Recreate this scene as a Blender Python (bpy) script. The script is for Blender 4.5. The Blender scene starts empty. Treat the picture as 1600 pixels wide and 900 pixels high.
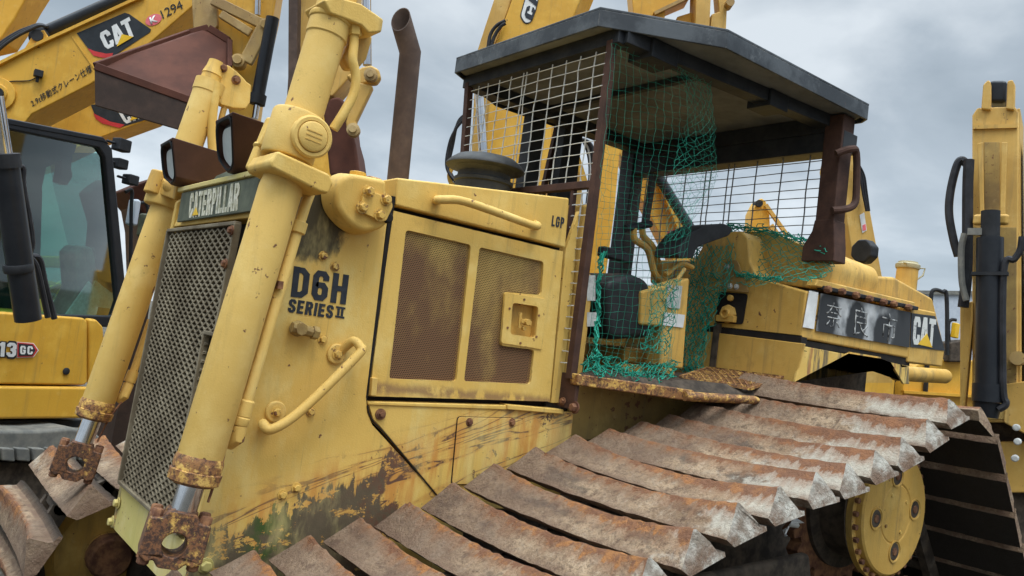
import bpy, bmesh, math, random
from mathutils import Vector as V, Matrix
from mathutils.geometry import tessellate_polygon
random.seed(7)
S = bpy.context.scene
COL = S.collection
R = math.radians

# ------------------------------------------------------------------ camera
F = 1300.0                       # focal length in pixels of a 1600 px wide frame
CZ = 1.65                        # eye height
yaw, pit, rol = R(52.64), R(3.95), R(7.363)
CD = V((math.cos(pit)*math.cos(yaw), math.cos(pit)*math.sin(yaw), math.sin(pit)))
r0 = CD.cross(V((0, 0, 1))).normalized()
u0 = r0.cross(CD)
CR = math.cos(rol)*r0 + math.sin(rol)*u0
CU = -math.sin(rol)*r0 + math.cos(rol)*u0
cd = bpy.data.cameras.new('Camera')
cam = bpy.data.objects.new('Camera', cd)
COL.objects.link(cam)
m3 = Matrix((CR, CU, -CD)).transposed()
cam.matrix_world = Matrix.Translation((0, 0, CZ)) @ m3.to_4x4()
cd.sensor_width = 36
cd.lens = 36*F/1600
cd.clip_start = 0.05
cd.clip_end = 3000
S.camera = cam

# ------------------------------------------------------------------ light
SUN_EL, SUN_ROT = R(64), R(-70)
w = bpy.data.worlds.new('World')
S.world = w
w.use_nodes = True
nt = w.node_tree
nt.nodes.clear()
def wn(t, **k):
    n = nt.nodes.new(t)
    for a, b in k.items(): setattr(n, a, b)
    return n
out = wn('ShaderNodeOutputWorld')
bg = wn('ShaderNodeBackground')
bg.inputs['Strength'].default_value = 0.1
sky = wn('ShaderNodeTexSky', sky_type='NISHITA')
sky.sun_disc = False
sky.sun_elevation = SUN_EL
sky.sun_rotation = SUN_ROT
sky.dust_density = 2.0
tc = wn('ShaderNodeTexCoord')
sep = wn('ShaderNodeSeparateXYZ')
nt.links.new(tc.outputs['Generated'], sep.inputs[0])
zc = wn('ShaderNodeMath', operation='MAXIMUM')
nt.links.new(sep.outputs['Z'], zc.inputs[0]); zc.inputs[1].default_value = 0.0
za = wn('ShaderNodeMath', operation='ADD')
nt.links.new(zc.outputs[0], za.inputs[0]); za.inputs[1].default_value = 0.32
dv = wn('ShaderNodeVectorMath', operation='DIVIDE')
cmb = wn('ShaderNodeCombineXYZ')
for i in range(3): nt.links.new(za.outputs[0], cmb.inputs[i])
nt.links.new(tc.outputs['Generated'], dv.inputs[0]); nt.links.new(cmb.outputs[0], dv.inputs[1])
def wnoise(scale, det, rough, loc):
    mp = wn('ShaderNodeMapping')
    mp.inputs['Location'].default_value = loc
    nt.links.new(dv.outputs[0], mp.inputs[0])
    n = wn('ShaderNodeTexNoise')
    n.inputs['Scale'].default_value = scale; n.inputs['Detail'].default_value = det
    n.inputs['Roughness'].default_value = rough; n.inputs['Distortion'].default_value = 0.25
    nt.links.new(mp.outputs[0], n.inputs['Vector'])
    return n
n1 = wnoise(2.3, 7, 0.5, (3.1, 1.7, 0.4))
cr = wn('ShaderNodeValToRGB')
nt.links.new(n1.outputs['Fac'], cr.inputs[0])
e = cr.color_ramp.elements
e[0].position = 0.28; e[0].color = (2.3, 2.8, 3.25, 1)
e[1].position = 0.70; e[1].color = (5.7, 6.2, 6.6, 1)
x = e.new(0.5); x.color = (3.45, 4.0, 4.5, 1)
# overcast sky: zenith brighter than the horizon
zr = wn('ShaderNodeMapRange')
nt.links.new(zc.outputs[0], zr.inputs['Value'])
zr.inputs['From Min'].default_value = 0.46; zr.inputs['From Max'].default_value = 1.0
zr.inputs['To Min'].default_value = 1.0; zr.inputs['To Max'].default_value = 9.5
mu = wn('ShaderNodeVectorMath', operation='SCALE')
hz = wn('ShaderNodeMapRange')
nt.links.new(zc.outputs[0], hz.inputs['Value'])
hz.inputs['From Min'].default_value = 0.0; hz.inputs['From Max'].default_value = 0.32
hz.inputs['To Min'].default_value = 1.28; hz.inputs['To Max'].default_value = 1.0
zm = wn('ShaderNodeMath', operation='MULTIPLY')
nt.links.new(zr.outputs[0], zm.inputs[0]); nt.links.new(hz.outputs[0], zm.inputs[1])
nt.links.new(cr.outputs['Color'], mu.inputs[0]); nt.links.new(zm.outputs[0], mu.inputs['Scale'])
mx = wn('ShaderNodeMix', data_type='RGBA')
mx.inputs['Factor'].default_value = 0.9
nt.links.new(sky.outputs[0], mx.inputs['A']); nt.links.new(mu.outputs[0], mx.inputs['B'])
nt.links.new(mx.outputs['Result'], bg.inputs['Color'])
nt.links.new(bg.outputs[0], out.inputs[0])

sl = bpy.data.lights.new('Sun', 'SUN')
sl.energy = 1.0
sl.angle = R(18)
sl.color = (1.0, 0.94, 0.85)
so = bpy.data.objects.new('Sun', sl)
COL.objects.link(so)
# light comes from the front left of the machine, behind the photographer
sd = V((-0.35*math.cos(SUN_EL), -0.94*math.cos(SUN_EL), math.sin(SUN_EL))).normalized()
so.rotation_euler = sd.to_track_quat('Z', 'Y').to_euler()
sky.sun_rotation = math.atan2(sd.x, sd.y)

S.view_settings.view_transform = 'Standard'
S.view_settings.look = 'None'
S.view_settings.exposure = 0.45
S.view_settings.gamma = 1.0
S.render.engine = 'CYCLES'
S.cycles.use_denoising = True
S.cycles.max_bounces = 8
S.cycles.transparent_max_bounces = 16

# ------------------------------------------------------------------ geometry helpers
def ray(u, v):
    return CR*((u-800)/F) - CU*((v-450)/F) + CD
def at(u, v, x=None, y=None, z=None):
    """world point where the sight line of photo pixel (u,v) meets a plane of the machine"""
    r = ray(u, v)
    if x is not None: t = x/r.x
    elif y is not None: t = y/r.y
    else: t = (z-CZ)/r.z
    return V((0, 0, CZ)) + r*t
class Plane:
    """upright plane through the point seen at (u,v) at depth d, running along azimuth yaw (degrees)"""
    def __init__(s, u, v, d, yw, tilt=0):
        s.p = V((0, 0, CZ)) + ray(u, v)*d
        a = R(yw)
        s.dir = V((math.cos(a), math.sin(a), 0))
        n = V((math.sin(a), -math.cos(a), 0))
        if n.dot(CD) > 0: n = -n
        s.n = n                    # towards the viewer
    def at(s, u, v, off=0.0):
        r = ray(u, v)
        p = s.p + s.n*off
        o = V((0, 0, CZ))
        return o + r*((p-o).dot(s.n)/r.dot(s.n))

class MB:
    def __init__(s): s.bm = bmesh.new(); s.uv = None
    def poly(s, pts):
        try: return s.bm.faces.new([s.bm.verts.new(p) for p in pts])
        except ValueError: return None
    def prism(s, pts, vec, holes=()):
        vec = V(vec)
        loops = [[V(p) for p in pts]] + [[V(p) for p in h] for h in holes]
        A = []; B = []
        for lp in loops:
            A.append([s.bm.verts.new(p) for p in lp]); B.append([s.bm.verts.new(p+vec) for p in lp])
        if holes:
            fa = [v for l in A for v in l]; fb = [v for l in B for v in l]
            for t in tessellate_polygon(loops):
                s.bm.faces.new([fa[i] for i in t]); s.bm.faces.new([fb[i] for i in reversed(t)])
        else:
            s.bm.faces.new(A[0]); s.bm.faces.new(list(reversed(B[0])))
        for a, b in zip(A, B):
            n = len(a)
            for i in range(n): s.bm.faces.new((a[i], b[i], b[(i+1) % n], a[(i+1) % n]))
        return s
    def hexa(s, c):
        """eight corners: four of one face in order, four of the opposite face"""
        v = [s.bm.verts.new(V(p)) for p in c]
        for f in ((0,1,2,3),(7,6,5,4),(0,4,5,1),(1,5,6,2),(2,6,7,3),(3,7,4,0)): s.bm.faces.new([v[i] for i in f])
        return s
    def box(s, p0, p1):
        x0,y0,z0 = p0; x1,y1,z1 = p1
        return s.hexa([(x0,y0,z0),(x1,y0,z0),(x1,y1,z0),(x0,y1,z0),(x0,y0,z1),(x1,y0,z1),(x1,y1,z1),(x0,y1,z1)])
    def bar(s, p, q, wd, ht, up=(0,0,1)):
        p = V(p); q = V(q); d = (q-p).normalized(); up = V(up)
        if abs(d.dot(up)) > 0.98: up = V((1,0,0))
        a = d.cross(up).normalized(); b = a.cross(d)
        a = a*wd/2; b = b*ht/2
        return s.hexa([p-a-b, p+a-b, p+a+b, p-a+b, q-a-b, q+a-b, q+a+b, q-a+b])
    def tube(s, path, r, n=12, cap=True):
        P = [V(p) for p in path]
        rs = r if isinstance(r, (list, tuple)) else [r]*len(P)
        d = (P[1]-P[0]).normalized()
        a = d.orthogonal().normalized()
        rings = []
        for i, p in enumerate(P):
            if i == 0: t = P[1]-P[0]
            elif i == len(P)-1: t = P[-1]-P[-2]
            else: t = (P[i+1]-p).normalized()+(p-P[i-1]).normalized()
            if t.length < 1e-9: t = d
            t = t.normalized()
            a = (a - t*a.dot(t))
            a = a.normalized() if a.length > 1e-6 else t.orthogonal().normalized()
            b = t.cross(a)
            rings.append([s.bm.verts.new(p+(a*math.cos(2*math.pi*k/n)+b*math.sin(2*math.pi*k/n))*rs[i]) for k in range(n)])
        for i in range(len(P)-1):
            for k in range(n):
                s.bm.faces.new((rings[i][k], rings[i][(k+1)%n], rings[i+1][(k+1)%n], rings[i+1][k]))
        if cap:
            if rs[0] > 1e-5: s.bm.faces.new(list(reversed(rings[0])))
            if rs[-1] > 1e-5: s.bm.faces.new(rings[-1])
        return s
    def lathe(s, c, ax, prof, n=32):
        """profile of (radius, height along axis)"""
        c = V(c); ax = V(ax).normalized(); a = ax.orthogonal().normalized(); b = ax.cross(a)
        rings = []
        for r, h in prof:
            r = max(r, 1e-4)
            rings.append([s.bm.verts.new(c+ax*h+(a*math.cos(2*math.pi*k/n)+b*math.sin(2*math.pi*k/n))*r) for k in range(n)])
        for i in range(len(prof)-1):
            for k in range(n):
                s.bm.faces.new((rings[i][k], rings[i][(k+1)%n], rings[i+1][(k+1)%n], rings[i+1][k]))
        s.bm.faces.new(list(reversed(rings[0]))); s.bm.faces.new(rings[-1])
        return s
    def cyl(s, p, q, r, n=24):
        p = V(p); q = V(q)
        return s.lathe(p, q-p, [(r,0),(r,(q-p).length)], n)
    def bolt(s, p, n, r=0.014, h=0.012):
        p = V(p); n = V(n).normalized()
        s.lathe(p-n*0.002, n, [(r*1.45,0),(r*1.45,0.005)], 16)
        s.lathe(p+n*0.0032, n, [(r,0),(r,h*0.8),(r*0.82,h)], 6)
        return s
    def bentwire(s, p, q, r, amp=.002, seg=9):
        p = V(p); q = V(q); pts = [p.lerp(q, k/seg)+(V((random.gauss(0,amp),random.gauss(0,amp*.6),random.gauss(0,amp*.6))) if 0 < k < seg else V()) for k in range(seg+1)]
        for a, b_ in zip(pts[:-1], pts[1:]): s.wire(a, b_, r)
    def wire(s, p, q, r, n=4):
        p = V(p); q = V(q); d = q-p
        if d.length < 1e-6: return
        a = d.orthogonal().normalized()*r; b = d.normalized().cross(a)
        A = []; B = []
        for k in range(n):
            o = a*math.cos(2*math.pi*k/n)+b*math.sin(2*math.pi*k/n)
            A.append(s.bm.verts.new(p+o)); B.append(s.bm.verts.new(q+o))
        for k in range(n): s.bm.faces.new((A[k], A[(k+1)%n], B[(k+1)%n], B[k]))
    def build(s, name, mat, parent=None, bevel=0.0, smooth=True, seg=2, angle=35, loc=None):
        me = bpy.data.meshes.new(name)
        bmesh.ops.recalc_face_normals(s.bm, faces=s.bm.faces[:])
        o0 = wloc(parent) if parent is not None else V(loc or (0,0,0))
        for v in s.bm.verts: v.co -= o0
        s.bm.to_mesh(me); s.bm.free()
        me.materials.append(mat)
        o = bpy.data.objects.new(name, me)
        COL.objects.link(o)
        if parent is not None: o.parent = parent
        else: o.location = o0
        if smooth:
            me.shade_smooth(); me.set_sharp_from_angle(angle=R(angle))
        if bevel > 0:
            b = o.modifiers.new('bevel', 'BEVEL'); b.width = bevel; b.segments = seg; b.limit_method = 'ANGLE'; b.angle_limit = R(angle)
            b.harden_normals = True; b.use_clamp_overlap = True
        return o
def wloc(o):
    p = V((0,0,0))
    while o is not None: p = p + o.location; o = o.parent
    return p
def thing(name, label, cat, loc, group=None):
    o = bpy.data.objects.new(name, None); COL.objects.link(o); o.location = loc
    o['label'] = label; o['category'] = cat
    if cat == 'excavator': group = 'excavators parked around the bulldozer'
    if group: o['group'] = group
    return o
def tag(o, label=None, cat=None, group=None, kind=None):
    for k, v in (('label',label),('category',cat),('group',group),('kind',kind)):
        if v: o[k] = v
    return o
def smoothpath(pts, sub=6):
    P = [V(p) for p in pts]; P = [P[0]*2-P[1]]+P+[P[-1]*2-P[-2]]; o = []
    for i in range(1, len(P)-2):
        for k in range(sub):
            t = k/sub
            o.append(0.5*((2*P[i])+(P[i+1]-P[i-1])*t+(2*P[i-1]-5*P[i]+4*P[i+1]-P[i+2])*t*t+(3*P[i]-P[i-1]-3*P[i+1]+P[i+2])*t**3))
    o.append(P[-2]); return o
def roundpoly(pts, r, n=4):
    """round the corners of a planar polygon"""
    P = [V(p) for p in pts]; o = []
    for i, p in enumerate(P):
        a = (P[i-1]-p); b = (P[(i+1)%len(P)]-p)
        rr = min(r, a.length*0.45, b.length*0.45)
        s = p+a.normalized()*rr; t = p+b.normalized()*rr
        for k in range(n+1):
            q = k/n; o.append(s*(1-q)**2+p*2*q*(1-q)+t*q*q)
    return o
def text(name, body, quad, mat, parent, ext=0.003, bold=0.0, spacing=1.0):
    """lettering fitted to the quad (bottom left, bottom right, top right, top left)"""
    c = bpy.data.curves.new('lettering', 'FONT'); c.body = body; c.offset = bold; c.space_character = spacing
    c.resolution_u = 4
    o = bpy.data.objects.new('lettering', c); COL.objects.link(o)
    bpy.context.view_layer.update()
    me = bpy.data.meshes.new_from_object(o.evaluated_get(bpy.context.evaluated_depsgraph_get()))
    bpy.data.objects.remove(o); bpy.data.curves.remove(c)
    xs = [v.co.x for v in me.vertices]; ys = [v.co.y for v in me.vertices]
    x0, x1, y0, y1 = min(xs), max(xs), min(ys), max(ys)
    q = [V(p) for p in quad]
    n = (q[1]-q[0]).cross(q[3]-q[0]).normalized()
    if n.dot(V((0,0,CZ))-q[0]) < 0: n = -n
    b = bmesh.new(); b.from_mesh(me)
    bmesh.ops.remove_doubles(b, verts=b.verts[:], dist=1e-5)
    for v in b.verts:
        s = (v.co.x-x0)/(x1-x0); t = (v.co.y-y0)/(y1-y0)
        v.co = (q[0]*(1-s)+q[1]*s)*(1-t)+(q[3]*(1-s)+q[2]*s)*t + n*ext
    r = bmesh.ops.extrude_face_region(b, geom=b.faces[:])
    for g in r['geom']:
        if isinstance(g, bmesh.types.BMVert): g.co -= n*(ext*0.8)
    m = MB(); m.bm.free(); m.bm = b
    bpy.data.meshes.remove(me)
    return m.build(name, mat, parent, smooth=False)
_C = [(.42,.64),(.42,.78),(.36,.9),(.16,.9),(.1,.78),(.1,.22),(.16,.1),(.36,.1),(.42,.22),(.42,.36)]
GLYPH = {
 'C': (.52,[_C]), 'G': (.52,[_C+[(.42,.46),(.28,.46)]]),
 'A': (.54,[[(.07,-.0),(.235,1)],[(.305,1),(.47,-.0)],[(.12,.26),(.42,.26)],[(.22,.92),(.32,.92)]]),
 'T': (.50,[[(0,.9),(.50,.9)],[(.25,.95),(.25,0)]]), 'L': (.46,[[(.1,1),(.1,0)],[(.05,.1),(.45,.1)]]), 'I': (.2,[[(.1,0),(.1,1)]]),
 'D': (.52,[[(.1,.0),(.1,1)],[(.05,.9),(.30,.9),(.42,.78),(.42,.22),(.30,.1),(.05,.1)]]),
 '6': (.52,[[(.42,.68),(.42,.8),(.34,.9),(.18,.9),(.1,.78),(.1,.22),(.18,.1),(.34,.1),(.42,.2),(.42,.42),(.34,.52),(.18,.52),(.12,.44)]]),
 'H': (.52,[[(.1,0),(.1,1)],[(.42,0),(.42,1)],[(.05,.5),(.47,.5)]]),
 'S': (.52,[[(.42,.68),(.42,.8),(.34,.9),(.18,.9),(.1,.8),(.1,.66),(.16,.57),(.36,.44),(.42,.34),(.42,.2),(.34,.1),(.18,.1),(.1,.2),(.1,.33)]]),
 'E': (.48,[[(.1,0),(.1,1)],[(.05,.9),(.46,.9)],[(.05,.5),(.42,.5)],[(.05,.1),(.46,.1)]]),
 'R': (.54,[[(.1,0),(.1,1)],[(.05,.9),(.34,.9),(.42,.8),(.42,.6),(.34,.5),(.05,.5)],[(.30,.5),(.43,0)]]),
 'P': (.50,[[(.1,0),(.1,1)],[(.05,.9),(.32,.9),(.40,.8),(.40,.58),(.32,.48),(.05,.48)]]),
 '1': (.30,[[(.18,0),(.18,1)],[(.2,.9),(.0,.76)]]),
 '2': (.52,[[(.1,.68),(.1,.8),(.18,.9),(.34,.9),(.42,.8),(.42,.62),(.1,.14)],[(.02,.1),(.5,.1)]]),
 '3': (.52,[[(.1,.70),(.1,.8),(.18,.9),(.34,.9),(.42,.8),(.42,.62),(.34,.52),(.2,.52)],[(.3,.5),(.42,.42),(.42,.2),(.34,.1),(.18,.1),(.1,.2),(.1,.31)]]),
 '5': (.52,[[(.47,.9),(.1,.9),(.1,.54),(.3,.58),(.42,.5),(.42,.2),(.34,.1),(.18,.1),(.1,.2),(.1,.32)]]),
}
def block(name, body, quad, mat, parent, ext=0.002, wt=0.2, gap=0.09):
    """bold condensed lettering built from mitred strokes, fitted to the quad"""
    q = [V(p) for p in quad]
    n = (q[1]-q[0]).cross(q[3]-q[0]).normalized()
    if n.dot(V((0,0,CZ))-q[0]) < 0: n = -n
    tot = sum(GLYPH[c][0] for c in body)+gap*(len(body)-1)
    b = MB(); x0 = 0.0; kk = 0
    def P(x, y, h):
        s_ = x/tot; t_ = y
        return (q[0]*(1-s_)+q[1]*s_)*(1-t_)+(q[3]*(1-s_)+q[2]*s_)*t_+n*h
    for c in body:
        wd, strokes = GLYPH[c]
        for st in strokes:
            kk += 1; h = ext+(kk % 7)*0.00012
            pts = [V((x, y, 0)) for x, y in st]; L = []; Rr = []
            for i, p in enumerate(pts):
                d0 = (p-pts[i-1]).normalized() if i else None
                d1 = (pts[i+1]-p).normalized() if i < len(pts)-1 else None
                d = ((d0 or d1)+(d1 or d0)).normalized(); m = V((-d.y, d.x, 0))
                k = 1.0
                if d0 is not None and d1 is not None: k = min(1.6, 1/max(.4, m.dot(V((-d1.y, d1.x, 0)))))
                L.append(p+m*wt/2*k); Rr.append(p-m*wt/2*k)
            for i in range(len(pts)-1):
                quad_ = [L[i], L[i+1], Rr[i+1], Rr[i]]
                top = [b.bm.verts.new(P(x0+v.x, v.y, h)) for v in quad_]
                b.bm.faces.new(top)
            ring_ = L+list(reversed(Rr)); lo = [b.bm.verts.new(P(x0+v.x, v.y, 0.0002)) for v in ring_]; hi = [b.bm.verts.new(P(x0+v.x, v.y, h)) for v in ring_]
            for i in range(len(ring_)): b.bm.faces.new((lo[i], lo[(i+1)%len(ring_)], hi[(i+1)%len(ring_)], hi[i]))
        x0 += wd+gap
    return b.build(name, mat, parent, smooth=False)
def sheet(name, pts, mat, parent, ext=0.0015, off=0.0):
    """thin decal or plate on the polygon, facing the viewer"""
    P = [V(p) for p in pts]
    n = (P[1]-P[0]).cross(P[2]-P[0]).normalized()
    if n.dot(V((0,0,CZ))-P[0]) < 0: n = -n
    return MB().prism([p+n*off for p in P], n*ext).build(name, mat, parent, smooth=False)

# ------------------------------------------------------------------ materials
class NM:
    def __init__(s, name):
        s.m = bpy.data.materials.new(name); s.m.use_nodes = True
        s.t = s.m.node_tree; s.t.nodes.clear()
        s.out = s.n('ShaderNodeOutputMaterial'); s.b = s.n('ShaderNodeBsdfPrincipled')
        s.t.links.new(s.b.outputs[0], s.out.inputs[0])
        s.tc = s.n('ShaderNodeTexCoord')
        s.co = s.tc.outputs['Object']
    def n(s, t, **k):
        x = s.t.nodes.new(t)
        for a, b in k.items(): setattr(x, a, b)
        return x
    def put(s, sock, v):
        if hasattr(v, 'links') or isinstance(v, bpy.types.NodeSocket): s.t.links.new(v, sock)
        else: sock.default_value = v
    def math(s, op, a, b=0.0, c=0.0, clamp=False):
        x = s.n('ShaderNodeMath', operation=op); x.use_clamp = clamp
        for i, v in enumerate((a, b, c)): s.put(x.inputs[i], v)
        return x.outputs[0]
    def mapping(s, loc=(0,0,0), rot=(0,0,0), sc=(1,1,1), co=None):
        x = s.n('ShaderNodeMapping'); s.put(x.inputs[0], co if co is not None else s.co)
        x.inputs['Location'].default_value = loc; x.inputs['Rotation'].default_value = rot; x.inputs['Scale'].default_value = sc
        return x.outputs[0]
    def noise(s, scale, det=4, rough=0.55, co=None, dist=0.0):
        x = s.n('ShaderNodeTexNoise'); s.put(x.inputs['Vector'], co if co is not None else s.co)
        x.inputs['Scale'].default_value = scale; x.inputs['Detail'].default_value = det; x.inputs['Roughness'].default_value = rough; x.inputs['Distortion'].default_value = dist
        return x.outputs['Fac']
    def step(s, v, lo, hi, inv=False):
        x = s.n('ShaderNodeMapRange', interpolation_type='SMOOTHSTEP'); s.put(x.inputs['Value'], v)
        x.inputs['From Min'].default_value = lo; x.inputs['From Max'].default_value = hi
        x.inputs['To Min'].default_value = 1.0 if inv else 0.0; x.inputs['To Max'].default_value = 0.0 if inv else 1.0
        return x.outputs[0]
    def mix(s, f, a, b):
        x = s.n('ShaderNodeMix', data_type='RGBA'); s.put(x.inputs['Factor'], f)
        s.put(x.inputs['A'], a if not isinstance(a, tuple) else a+(1,)*(4-len(a))); s.put(x.inputs['B'], b if not isinstance(b, tuple) else b+(1,)*(4-len(b)))
        return x.outputs['Result']
    def xyz(s, co=None):
        x = s.n('ShaderNodeSeparateXYZ'); s.put(x.inputs[0], co if co is not None else s.co); return x.outputs
    def bump(s, h, st=0.3, d=0.01):
        x = s.n('ShaderNodeBump'); x.inputs['Strength'].default_value = st; x.inputs['Distance'].default_value = d
        s.put(x.inputs['Height'], h); s.t.links.new(x.outputs[0], s.b.inputs['Normal'])
    def edge(s, r=0.006):
        """1 on worn edges (bevel normal differs from the surface normal)"""
        bv = s.n('ShaderNodeBevel'); bv.samples = 4; bv.inputs['Radius'].default_value = r
        g = s.n('ShaderNodeNewGeometry'); d = s.n('ShaderNodeVectorMath', operation='DOT_PRODUCT')
        s.t.links.new(bv.outputs[0], d.inputs[0]); s.t.links.new(g.outputs['Normal'], d.inputs[1])
        return s.step(d.outputs['Value'], 0.80, 0.97, inv=True)
    def done(s, col, rough=0.6, metal=0.0, spec=0.4):
        s.put(s.b.inputs['Base Color'], col if not isinstance(col, tuple) else col+(1,)*(4-len(col)))
        s.put(s.b.inputs['Roughness'], rough); s.put(s.b.inputs['Metallic'], metal)
        s.b.inputs['Specular IOR Level'].default_value = spec
        return s.m

RUST_D = (0.075, 0.034, 0.022); RUST_O = (0.20, 0.082, 0.032)
def paint(name, base, light, dark, rustamt=0.69, streak=0.42, rough=0.58, edge=True, extra=None, grime=(0.20,0.14,0.06)):
    k = NM(name)
    f = k.noise(2.3, 5, 0.6)
    c = k.mix(k.step(f, 0.35, 0.7), dark, base)
    c = k.mix(k.step(k.noise(5.5, 6, 0.6, k.mapping((3,1,2))), 0.48, 0.75), c, light)
    st = k.noise(1.0, 5, 0.6, k.mapping(sc=(26,26,1.3)))
    c = k.mix(k.math('MULTIPLY', k.step(st, 0.52, 0.78), streak), c, grime)
    sp = k.noise(30, 3, 0.6)
    patch = k.noise(3.1, 3, 0.6, k.mapping((7,2,5)))
    r = k.step(k.math('ADD', sp, k.math('MULTIPLY', patch, 0.35)), rustamt+0.175, rustamt+0.235)
    rc = k.mix(k.noise(60, 2), RUST_D, RUST_O)
    c = k.mix(r, c, rc)
    if edge:
        ew = k.math('MULTIPLY', k.edge(), k.step(k.noise(14, 4, 0.7, k.mapping((1,5,3))), 0.50, 0.62))
        c = k.mix(ew, c, rc)
    # thin dark runs and chalky wear
    rn = k.noise(1.0, 6, 0.7, k.mapping((9,4,2), sc=(60,60,2.2)))
    c = k.mix(k.math('MULTIPLY', k.step(rn, 0.62, 0.72), streak*0.9), c, (0.17,0.115,0.05))
    ch = k.noise(11, 7, 0.78, k.mapping((2,8,5)))
    c = k.mix(k.math('MULTIPLY', k.step(ch, 0.56, 0.70), 0.22), c, (0.68,0.52,0.22))
    c = k.mix(k.math('MULTIPLY', k.step(ch, 0.44, 0.32), 0.28), c, (0.40,0.25,0.06))
    if extra: c = extra(k, c, rc)
    k.bump(k.math('ADD', k.noise(180, 2), k.math('MULTIPLY', k.noise(9, 4), 2.5)), 0.16, 0.006)
    return k.done(c, k.math('ADD', rough, k.math('MULTIPLY', f, 0.15)))
OY = dict(base=(0.69,0.45,0.112), light=(0.72,0.51,0.160), dark=(0.63,0.39,0.085))
DL = V((2.3, 3.2, 0))            # the dozer's base point
def nose_extra(k, c, rc):
    """torn paint and moss low on the nose, long gouges running back from it"""
    X, Y, Z = k.xyz()
    x = k.math('ADD', X, DL.x)
    ln = k.math('MULTIPLY_ADD', x, 0.36, 0.50)                    # height of the scraped band at x
    d = k.math('SUBTRACT', Z, ln)
    al = k.mapping(sc=(1.3, 1.3, 11), co=k.mapping(rot=(0, R(19.8), 0)))
    gz = k.noise(1.0, 4, 0.5, al, 0.6)
    gl_ = k.math('ABSOLUTE', k.math('SUBTRACT', gz, 0.5))
    gl2 = k.math('ABSOLUTE', k.math('SUBTRACT', gz, 0.60))
    gl_ = k.math('MINIMUM', gl_, gl2)
    brk = k.step(k.noise(7, 5, 0.7, k.mapping((3,3,8))), 0.40, 0.50)
    band = k.step(k.math('ABSOLUTE', k.math('ADD', d, k.math('MULTIPLY_ADD', k.noise(5,4), 0.10, -0.05))), 0.07, 0.22, inv=True)
    heavy = k.step(x, 2.02, 1.25)
    # orange run-off below the gouges
    ro = k.noise(1.0, 4, 0.6, k.mapping(sc=(16,16,2.2)))
    c = k.mix(k.math('MULTIPLY', k.math('MULTIPLY', band, k.step(ro, 0.42, 0.60)), 0.9), c, (0.54,0.235,0.045))
    c = k.mix(k.math('MULTIPLY', k.math('MULTIPLY', band, k.step(gl_, 0.055, 0.012)), 0.55), c, (0.50,0.23,0.05))
    g = k.math('MULTIPLY', k.math('MULTIPLY', band, brk), k.step(gl_, 0.016, 0.007))
    c = k.mix(g, c, (0.12,0.058,0.034))
    fl_ = k.math('MULTIPLY', band, k.step(k.noise(8.5, 6, 0.75, k.mapping((8,1,3))), 0.61, 0.635))
    c = k.mix(fl_, c, (0.10,0.05,0.034))
    sp = k.noise(1.0, 6, 0.7, k.mapping(sc=(9,9,6.5)), 0.6)
    spike = k.noise(1.0, 4, 0.65, k.mapping(sc=(15,15,1.6)))
    dd = k.math('ADD', d, k.math('MULTIPLY_ADD', spike, -0.46, 0.150))
    low = k.step(k.math('ADD', dd, k.math('MULTIPLY_ADD', sp, 0.22, -0.11)), -0.005, 0.015, inv=True)
    h2 = k.step(k.math('ADD', k.math('MULTIPLY', heavy, 1.0), k.math('MULTIPLY_ADD', sp, 0.9, -0.45)), 0.46, 0.52)
    bare = k.math('MULTIPLY', k.math('MULTIPLY', low, h2), k.step(k.noise(19, 6, 0.75, k.mapping((6,2,9), sc=(.7,1,1))), 0.425, 0.45))
    bc = k.mix(k.noise(22, 5, 0.7), (0.060,0.048,0.028), (0.155,0.110,0.062))
    bc = k.mix(k.math('MULTIPLY', k.step(x, 1.35, 1.6), k.step(k.noise(15,5,.7,k.mapping((4,4,4))), .4, .6)), bc, (0.13,0.058,0.032))
    moss = k.math('MULTIPLY', k.step(k.math('ABSOLUTE', k.math('SUBTRACT', x, 1.17)), 0.02, 0.10, inv=True), k.step(k.noise(9, 4, 0.6), 0.40, 0.56))
    bc = k.mix(moss, bc, (0.045,0.080,0.014))
    halo = k.math('MULTIPLY', k.math('MULTIPLY', k.step(k.math('ADD', dd, k.math('MULTIPLY_ADD', sp, 0.22, -0.11)), 0.075, 0.0), h2), k.step(x, 1.25, 1.5))
    c = k.mix(k.math('MULTIPLY', halo, 0.55), c, (0.50,0.25,0.055))
    c = k.mix(bare, c, bc)
    # oil soaked patch in front of the trunnion casting
    ox = k.math('SUBTRACT', x, 1.14); oz = k.math('SUBTRACT', Z, 1.99)
    rr = k.math('SQRT', k.math('ADD', k.math('MULTIPLY', ox, ox), k.math('MULTIPLY', oz, oz)))
    oil = k.step(k.math('ADD', rr, k.math('MULTIPLY_ADD', k.noise(1.0,5,0.6,k.mapping(sc=(14,14,7))), 0.16, -0.08)), 0.125, 0.165, inv=True)
    c = k.mix(k.math('MULTIPLY', oil, 0.93), c, (0.018,0.019,0.014))
    # pale greenish weathering
    c = k.mix(k.math('MULTIPLY', k.step(k.noise(3.2,5,0.65,k.mapping(sc=(2.2,2.2,0.8))), 0.46, 0.66), 0.45), c, (0.69,0.56,0.22))
    # rust drips from the bolts
    dr = k.step(k.noise(1.0, 2, 0.5, k.mapping((4,2,0), sc=(34,34,0.55))), 0.66, 0.74)
    c = k.mix(k.math('MULTIPLY', dr, k.math('MULTIPLY', k.step(x, 1.45, 1.75), 0.65)), c, (0.52,0.24,0.05))
    return c
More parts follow.
